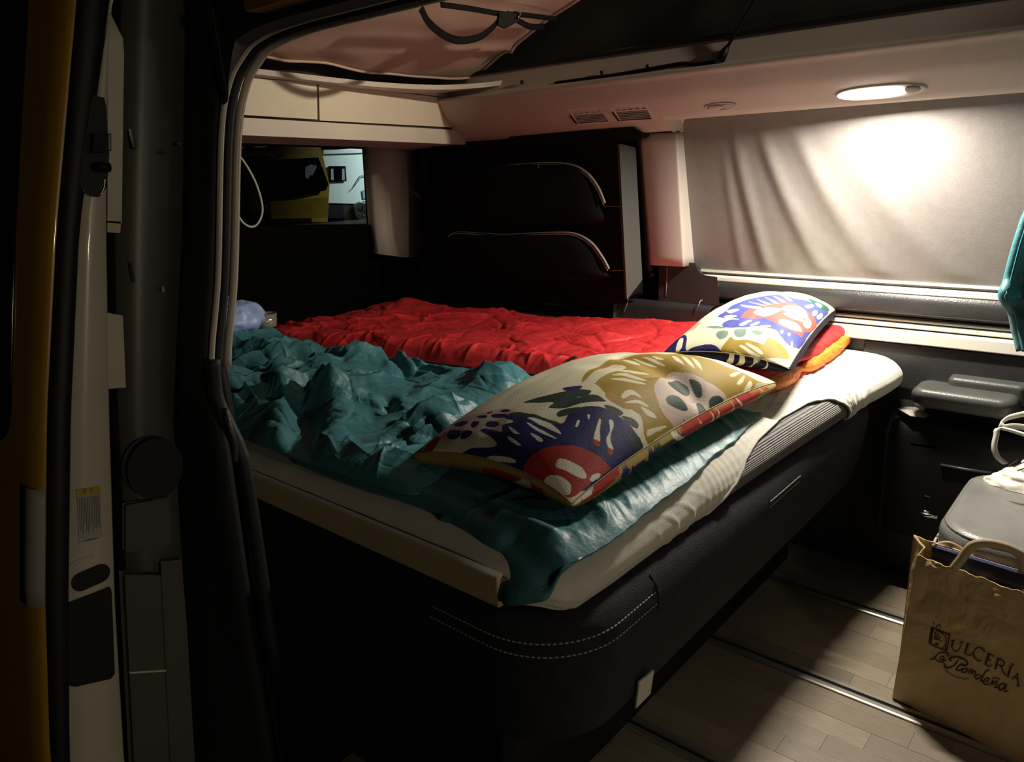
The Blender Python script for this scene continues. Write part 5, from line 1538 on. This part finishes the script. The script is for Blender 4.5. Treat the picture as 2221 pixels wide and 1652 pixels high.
# ------------------------------------------------------------------ blue bag and jar at the far left
BG = thing('plastic_bag', 'crumpled pale blue plastic bag at the left end of the bed', 'bag', P(520, 705, 0, -2.2))
cen = P(515, 690, 0, -2.2)
th = np.linspace(0, 2 * math.pi, 60, endpoint=False); ph = np.linspace(.12, math.pi - .12, 34)
TH, PH = np.meshgrid(th, ph, indexing='ij')
rr = 1 + .25 * gnoise(TH * 1.5, PH * 2, 3) + .12 * np.abs(gnoise(TH * 4, PH * 5, 4))
Gb = np.stack([cen[0] + .06 * rr * np.cos(TH) * np.sin(PH), cen[1] + .085 * rr * np.sin(TH) * np.sin(PH), cen[2] + .052 * rr * np.cos(PH)], -1)
grid('bag_body', Gb, BLUEP, BG, closed_u=True)
p_ = cr([cen + (0, -.03, .03), cen + (0, -.045, .09), cen + (.0, -.02, .06), cen + (0, .0, .035)], 8)
ribbon('bag_handle', p_, (.02, .008, 0), BLUEP, BG)
JR = thing('glass_tumbler', 'small clear tumbler beside the blue plastic bag', 'glass', P(575, 695, 0, -2.2))
cj = P(577, 694, 0, -2.2)
prj = [(.030, -.022), (.032, -.02), (.036, .022), (.033, .022), (.029, -.016), (.001, -.016)]
a_ = np.linspace(0, 2 * math.pi, 28, endpoint=False)
Gj = np.array([[(cj[0] + r * math.cos(t), cj[1] + r * math.sin(t), cj[2] + z) for t in a_] for r, z in prj])
GL2 = mat('tumbler_glass', (.35, .33, .30), .08, metal=.3)
grid('tumbler_wall', Gj, GL2, JR, closed_v=True)

# ------------------------------------------------------------------ right side: armrest, door pocket, seat, bags
AR = thing('armrest', 'padded dark grey armrest on the far wall panel', 'armrest', P(2100, 870, 1, 1.52))
za = .575
cushion('pad', -.470, -.235, 1.475, 1.60, .545, .600, .035, .022, ARML, AR, shear=lambda z: (0, (z - .57) * -.3))
cushion('rear_lip', -.40, -.225, 1.545, 1.61, .575, .622, .02, .012, ARML, AR)
DPK = thing('door_pocket', 'black moulded storage pocket with pale rim below armrest', 'pocket', P(1990, 950, 1, 1.55))
slab('upper_rim', [P(1946, 887, 1, 1.52), P(1975, 890, 1, 1.52), P(1998, 899, 1, 1.52), P(2007, 907, 1, 1.50), P(1975, 902, 1, 1.50)], (0, .05, -.004), ALU, DPK, bevel=.002)
slab('lower_rim', [P(1975, 961, 1, 1.50), P(2031, 969, 1, 1.50), P(2030, 973, 1, 1.50), P(1980, 965, 1, 1.50)], (0, .05, -.003), LEATH, DPK, bevel=.001)
prism('pocket_body', [(1.598, .50), (1.53, .50), (1.50, .46), (1.50, .20), (1.53, .16), (1.598, .16)], 0, -.52, .3, BLACKP, DPK, bevel=.01)
tube('pocket_edge', [P(2040, 1008, 1, 1.497), P(2090, 1017, 1, 1.497), P(2150, 1026, 1, 1.497)], .004, LEATH, DPK)

SE = thing('swivel_seat', 'grey leather front seat cushion with piped edge', 'seat', (-.05, 1.28, 0))
cushion('seat_cushion', -.312, .28, 1.085, 1.51, .30, .408, .10, .03, SEATL, SE, n=10)
q = rrect(-.300, .27, 1.096, 1.50, .09, 10)
tube('piping', np.column_stack([q, np.full(len(q), .401)]), .004, SEATL, SE, closed=True)
q = rrect(-.317, .285, 1.080, 1.515, .10, 10)
tube('lower_piping', np.column_stack([q, np.full(len(q), .340)]), .003, PIPE, SE, closed=True)
cushion('seat_base', -.27, .25, 1.13, 1.46, .06, .305, .05, .02, BLACKP, SE)
box('pedestal', (-.22, 1.16, .0), (.22, 1.42, .09), BLACKP, SE, bevel=.01)
tube('lever', [P(1988, 1112, 1, 1.20), P(2010, 1117, 1, 1.20), P(2032, 1122, 1, 1.20)], .004, CHROME, SE)
tube('lever_knob', [P(2001, 1108, 1, 1.21), P(2008, 1111, 1, 1.21), P(2015, 1113, 1, 1.21)], .005, CHROME, SE)
box('seat_bracket', P(2008, 1082, 1, 1.25) - (.004, .003, .002), P(2016, 1078, 1, 1.25) + (.0, .003, .001), BLACKP, SE)

# white carrier bag on the seat
WB = thing('carrier_bag', 'crumpled white carrier bag with thick handles on the grey seat', 'bag', P(2200, 1020, 2, .408))
rows = []
ns, nt = 70, 40
for i, s_ in enumerate(np.linspace(0, 1, nt)):
    wdt = np.interp(s_, [0, .5, 1], [.17, .12, .09]); dep = np.interp(s_, [0, .6, 1], [.055, .04, .02])
    row = []
    for t in np.linspace(0, 2 * math.pi, ns, endpoint=False):
        k_ = 1 + .10 * abs(gnoise(np.array([t * 3 + s_]), np.array([s_ * 4]), 5)[0]) * 2
        row.append((-.105 + wdt * math.copysign(abs(math.cos(t)) ** .7, math.cos(t)) * k_ + .02 * s_, 1.44 + dep * math.sin(t) * k_, .408 + s_ * .085 + (.01 * math.sin(3 * t) if s_ > .8 else 0)))
    rows.append(row)
loft('bag_body', rows, POLY, WB)
ribbon('handle', cr([P(2182, 1004, 1, 1.33), P(2165, 990, 1, 1.33), P(2158, 970, 1, 1.33), P(2162, 945, 1, 1.33), P(2170, 930, 1, 1.33), P(2225, 945, 1, 1.32), P(2260, 960, 1, 1.32)], 8), (.010, -.006, .006), POLY, WB, thick=.004)
ribbon('handle', cr([P(2176, 925, 1, 1.36), P(2172, 920, 1, 1.36), P(2185, 908, 1, 1.36), P(2205, 902, 1, 1.36), P(2230, 899, 1, 1.36), P(2270, 915, 1, 1.36), P(2290, 960, 1, 1.36)], 8), (.004, -.004, .014), POLY, WB, thick=.004)
ribbon('handle_fold', cr([P(2176, 928, 1, 1.345), P(2200, 925, 1, 1.345), P(2240, 930, 1, 1.345)], 6), (0, -.004, .014), mat('greyish_plastic', (.45, .42, .34), .5), WB, thick=.003)
bmv = []; bmf = []
for (a_x, a_y, b_x, b_y, w_) in ((2187, 1012, 2206, 1000, 2.2), (2198, 1014, 2221, 1003, 2), (2206, 1022, 2230, 1014, 2.4), (2210, 1008, 2225, 1000, 1.6)):
    p0, p1 = P(a_x, a_y, 1, 1.295), P(b_x, b_y, 1, 1.295)
    d_ = np.array([0, 0, .0012 * w_]); b0 = len(bmv)
    bmv += [p0, p1, p1 + d_, p0 + d_]; bmf.append((b0, b0 + 1, b0 + 2, b0 + 3))
obj('print_scribble', bmv, bmf, mat('grey_ink', (.30, .27, .23), .6), WB, thick=.001, kind='stuff')

# teal garment hanging at the right edge
TW = thing('hanging_jacket', 'teal nylon jacket hanging at the right edge of the frame', 'jacket', (-.15, 1.2, .8))
zz_ = np.linspace(.79, 1.30, 90)
lf = np.interp(zz_, [.79, .81, .83, .86, .905, .94, 1.0, 1.046, 1.15, 1.3], [-.205, -.212, -.220, -.228, -.246, -.243, -.238, -.232, -.205, -.17])
uu = np.linspace(0, 1, 60)
Xt = lf[:, None] + uu[None] * .26
Zt = zz_[:, None] * np.ones((1, 60)) + .01 * np.sin(uu * 9)[None]
Yt = 1.20 - .030 * np.sin(np.clip(uu * 1.0, 0, 1) * math.pi)[None] + .012 * np.sin(uu[None] * 22 + Zt * 6) + .02 * gnoise(Xt * 16, Zt * 7, 8) - .03 * np.exp(-((Zt - .90) / .02) ** 2)
Gt = np.stack([Xt, Yt, Zt], -1)
Gt2 = Gt.copy(); Gt2[..., 1] += .03 + .03 * np.sin(np.clip(uu, 0, 1) * math.pi)[None]
TEALB = satin('bright_teal_nylon', (.07, .27, .31), .4)
grid('front_fabric', Gt, TEALB, TW, thick=.003)
grid('back_fabric', Gt2[:, ::-1], TEALB, TW, thick=.003)
tube('side_seam', (Gt[:, 0] + Gt2[:, 0]) / 2, .014, TEALB, TW, seg=12)

tube('hanging_tape', cr([(-.05, 1.20, 1.295), (-.05, 1.24, 1.33), (-.05, 1.29, 1.375), (-.05, 1.300, 1.402)], 6), .004, WEB, TW)
tube('gathered_collar', cr([(-.165, 1.21, 1.30), (-.11, 1.19, 1.302), (-.05, 1.195, 1.304), (.01, 1.20, 1.302), (.085, 1.22, 1.30)], 6), .016, TEALB, TW, seg=12)

# ------------------------------------------------------------------ paper bag
PB = thing('paper_bag', 'brown paper carrier bag with shop lettering standing on the floor', 'bag', (-.21, 1.06, .002))
bl = P(1935, 1512, 2, 0.004); br = bl + (.262, -.055, 0)
tl = P(1990, 1203, 1, bl[1] + .012); tr_ = P(2232, 1290, 1, bl[1] - .03)
dep = np.array([-.008, .068, 0])
dpt = np.array([-.024, .062, .014])


def bagwall(A, B, Cq, D, n1, n2, amp, seed, nrm):
    """A bottom-left, B bottom-right, C top-right, D top-left"""
    u = np.linspace(0, 1, n1)[:, None]; v = np.linspace(0, 1, n2)[None]
    G = (A[None, None] * ((1 - u) * (1 - v))[..., None] + B * (u * (1 - v))[..., None] + Cq * (u * v)[..., None] + D * ((1 - u) * v)[..., None])
    L = np.linalg.norm(B - A)
    fade = np.minimum(np.minimum(u, 1 - u) * 8, 1) * np.minimum(v * 6, 1)
    h = (crumple(u * L * 4 + 0 * v, v * 1.6 + 0 * u, seed, 3.2, .8) - .5) * amp * (.35 + .65 * sstep(.45, .9, v)) + .006 * gnoise(u * 2 + 0 * v, v * 3 + 0 * u, seed + 3) + .004 * gnoise(u * 6 + 0 * v, v * 7 + 0 * u, seed + 4)
    return G + (h * fade)[..., None] * np.array(nrm)


nrmf = np.array([-.2, -1, .0])
Gf = bagwall(bl, br, tr_, tl, 150, 190, .005, 5, nrmf)
ut = np.linspace(0, 1, 150)
Gf[:, -30:, 2] += (.006 * gnoise(ut * 6, ut * 0, 9) + .003 * gnoise(ut * 17, ut * 0, 10))[:, None] * np.linspace(0, 1, 30)[None]
PAPERIN = PAPER
of = grid('front_wall', Gf, PAPER, PB, thick=.0012)
Gbk = bagwall(bl + dep, br + dep, tr_ + dpt, tl + dpt, 60, 70, .007, 15, nrmf)
grid('back_wall', Gbk[::-1], PAPER, PB, thick=.0012)
# gussets (left and right), folded inwards
for (b0, b1, t0, t1, s_) in ((bl, bl + dep, tl, tl + dpt, 1), (br, br + dep, tr_, tr_ + dpt, -1)):
    u = np.linspace(0, 1, 30)[:, None, None]; v = np.linspace(0, 1, 60)[None, :, None]
    Gg = (b0 * (1 - u) + b1 * u) * (1 - v) + (t0 * (1 - u) + t1 * u) * v
    Gg = Gg + np.array([s_, 0, 0]) * (.018 * (1 - np.abs(2 * u - 1)) * (.2 + .8 * v)) + .003 * gnoise(u[..., 0] * 5 + 0 * v[..., 0], v[..., 0] * 8 + 0 * u[..., 0], 22)[..., None] * np.array([1, 0, 0]) * np.minimum(1, np.minimum(u, 1 - u) * 6)
    Gg = Gg if s_ < 0 else Gg[::-1]
    grid('gusset', Gg, PAPER, PB, thick=.0012)
slab('bag_bottom', [bl + (.003, .002, 0), br + (-.003, .002, 0), br + dep + (-.003, -.002, 0), bl + dep + (.003, -.002, 0)], (0, 0, -.002), PAPER, PB)


def onbag(u, v, off=.0012):
    """point on the front wall at u,v in 0..1"""
    i = np.clip(u, 0, 1) * 149; j = np.clip(v, 0, 1) * 189
    i0 = min(int(i), 148); j0 = min(int(j), 188); a, b = i - i0, j - j0
    p_ = Gf[i0, j0] * (1 - a) * (1 - b) + Gf[i0 + 1, j0] * a * (1 - b) + Gf[i0, j0 + 1] * (1 - a) * b + Gf[i0 + 1, j0 + 1] * a * b
    return p_ + nrmf * off


# handles
def handle(u0, u1, apex, vz, yoff, name='handle'):
    p0 = onbag(u0, .93, .002) + (0, yoff, 0); p1 = onbag(u1, .93, .002) + (0, yoff, 0)
    a0 = onbag(u0, 1, .002) + (0, yoff, 0); a1 = onbag(u1, 1, .002) + (0, yoff, 0)
    pts = cr([p0, a0, a0 + (.014, .004, vz * .55), (a0 + a1) / 2 + (-.01, .01, vz), a1 + (-.006, .006, vz * .65), a1, p1], 8)
    t = np.gradient(pts, axis=0); t /= np.linalg.norm(t, axis=1)[:, None]
    w = np.cross(t, (.2, 1, 0)); w /= np.linalg.norm(w, axis=1)[:, None]
    w = w * .020 + np.array([0, .004, 0])
    ribbon(name, pts, w, mat('handle_paper', (.66, .50, .30), .6) if 'handle_paper' not in bpy.data.materials else bpy.data.materials['handle_paper'], PB, thick=.0012)


hm_ = mat('handle_paper', (.70, .55, .34), .6)
yh = bl[1] - .012


def flat_loop(name, pix, y_, w_):
    pts = cr([P(a, b, 1, y_) for a, b in pix], 10)
    t = np.gradient(pts, axis=0); t /= np.linalg.norm(t, axis=1)[:, None]
    w = np.cross(t, (0, 1, 0)); w /= np.linalg.norm(w, axis=1)[:, None]
    ribbon(name, pts, w * np.array(w_)[:, None] if np.ndim(w_) else w * w_, hm_, PB, thick=.0012)


flat_loop('handle', [(2066, 1236), (2085, 1212), (2108, 1184), (2140, 1178), (2180, 1186), (2210, 1202), (2219, 1222), (2212, 1270), (2206, 1310)], yh, .0175)
flat_loop('handle', [(2020, 1185), (2055, 1178), (2085, 1192), (2110, 1215)], bl[1] + .062, .010)
# contents
NB = thing('dark_box', 'flat navy blue box standing inside the paper bag', 'box', (-.2, 1.08, .05))
a = P(2024, 1188, 1, 1.052); b = P(2226, 1250, 1, 1.010)
slab('box_body', [a, b, b - (0, 0, .30), a - (0, 0, .30)], (.003, .018, 0), NAVY, NB, bevel=.002)

# printed lettering on the front of the paper bag
_n = np.cross(br - bl, tl - bl); _n /= np.linalg.norm(_n)
_M = np.stack([br - bl, tl - bl, (tr_ - tl) - (br - bl)], -1)


def bag_uv(px_, py_):
    q_ = PP(px_, py_, bl, _n) - bl
    u_, v_ = .5, .5
    for _ in range(12):          # invert the bilinear patch
        r_0 = (br - bl) * u_ + (tl - bl) * v_ + _M[:, 2] * u_ * v_ - q_
        Ju = (br - bl) + _M[:, 2] * v_; Jv = (tl - bl) + _M[:, 2] * u_
        sol = np.linalg.lstsq(np.stack([Ju, Jv], -1), -r_0, rcond=None)[0]
        u_ += sol[0]; v_ += sol[1]
    return u_, v_


def strokes(name, lst, m_, off=.0016):
    V = []; F = []
    for w_, pts in lst:
        p_ = cr(np.array(pts, float), 6) if len(pts) > 2 else np.linspace(pts[0], pts[1], 6)
        t_ = np.gradient(p_, axis=0); t_ /= np.linalg.norm(t_, axis=1)[:, None] + 1e-9
        nn2 = np.stack([-t_[:, 1], t_[:, 0]], -1) * (w_ + 4) * .56
        b_ = len(V)
        for a_, c_ in zip(p_ - nn2, p_ + nn2):
            for e_ in (a_, c_):
                uu_, vv_ = bag_uv(1980 + e_[0] / 8.26, 1330 + e_[1] / 8.26)
                V.append(onbag(uu_, vv_, off))
        F += [(b_ + 2 * i_, b_ + 2 * i_ + 1, b_ + 2 * i_ + 3, b_ + 2 * i_ + 2) for i_ in range(len(p_) - 1)]
    return obj(name, V, F, m_, of)


strokes('shop_lettering', [
    (26, [(722, 485), (700, 590)]), (12, [(700, 585), (728, 645), (790, 668), (835, 640), (858, 590), (888, 510)]), (9, [(685, 478), (758, 488)]), (9, [(850, 498), (915, 514)]),
    (26, [(988, 540), (945, 695)]), (12, [(928, 698), (1030, 742), (1062, 700)]), (8, [(960, 528), (1030, 548)]),
    (15, [(1295, 672), (1240, 615), (1170, 603), (1108, 660), (1103, 735), (1150, 795), (1205, 832), (1248, 826)]), (8, [(1290, 650), (1280, 690)]),
    (24, [(1378, 712), (1325, 885)]), (10, [(1345, 698), (1450, 740), (1462, 765)]), (10, [(1350, 795), (1418, 824)]), (11, [(1300, 882), (1395, 925), (1440, 895)]),
    (24, [(1542, 798), (1502, 965)]), (14, [(1515, 785), (1600, 815), (1652, 870), (1620, 925), (1525, 892)]), (15, [(1590, 912), (1640, 1045), (1685, 1082)]), (9, [(1475, 955), (1530, 975)]),
    (26, [(1765, 940), (1715, 1112)]), (9, [(1735, 930), (1795, 952)]), (9, [(1690, 1100), (1745, 1125)]), (10, [(1765, 888), (1828, 915)]),
    (10, [(1785, 1168), (1882, 1068)]), (16, [(1880, 1070), (1892, 1200), (1898, 1290)]), (8, [(1820, 1135), (1890, 1178)]), (9, [(1870, 1282), (1930, 1300)])], INK)
strokes('script_lettering', [
    (15, [(310, 812), (360, 815), (420, 760), (490, 700), (580, 694), (645, 720), (640, 762)]), (11, [(395, 812), (470, 852), (545, 862), (560, 820)]),
    (10, [(570, 765), (505, 768), (488, 812), (530, 822), (572, 778), (560, 822), (605, 826)]),
    (20, [(715, 830), (668, 805), (700, 775), (800, 768), (900, 800), (965, 850), (980, 910), (930, 932), (868, 900)]), (18, [(825, 825), (765, 905), (680, 955), (600, 942), (568, 885)]),
    (18, [(870, 900), (805, 958), (795, 1002), (850, 1012), (905, 975)]),
    (15, [(965, 978), (905, 998), (888, 1040), (930, 1052), (985, 1010), (965, 975)]), (16, [(990, 1080), (1035, 1005), (1065, 1015), (1040, 1085), (1100, 1030), (1125, 1045), (1090, 1115)]),
    (15, [(1200, 1085), (1140, 1100), (1118, 1150), (1160, 1172), (1225, 1115)]), (20, [(1395, 1002), (1335, 1008), (1225, 1185), (1285, 1212)]),
    (14, [(1290, 1218), (1362, 1190), (1370, 1150), (1310, 1160), (1268, 1222), (1310, 1268), (1375, 1238)]),
    (17, [(1395, 1290), (1440, 1188), (1438, 1262), (1500, 1208), (1522, 1222), (1480, 1315), (1535, 1322)]), (13, [(1430, 1145), (1500, 1142), (1570, 1165)]),
    (20, [(1665, 1248), (1580, 1260), (1538, 1322), (1570, 1375), (1640, 1310), (1695, 1262), (1640, 1370), (1680, 1388), (1720, 1358)])], INK)
strokes('castle_emblem', [
    (15, [(342, 235), (315, 380), (285, 520)]), (13, [(285, 520), (420, 602), (610, 662)]), (15, [(612, 662), (640, 500), (655, 400)]), (14, [(342, 238), (520, 325), (680, 392)]),
    (34, [(365, 270), (335, 400), (322, 520)]), (10, [(420, 290), (520, 350), (590, 430), (588, 540), (545, 615)]), (14, [(425, 245), (460, 205), (492, 215), (490, 265)]), (7, [(376, 195), (380, 128)]),
    (16, [(412, 320), (392, 470)]), (12, [(452, 350), (430, 480)]), (10, [(490, 390), (470, 480)]), (9, [(380, 430), (470, 470), (540, 500)]), (30, [(395, 540), (455, 556)]), (12, [(600, 560), (585, 640)])], INK)
strokes('faded_swash', [(8, [(580, 965), (640, 1045), (740, 1105), (900, 1170), (1020, 1165)])], INKF, .0014)
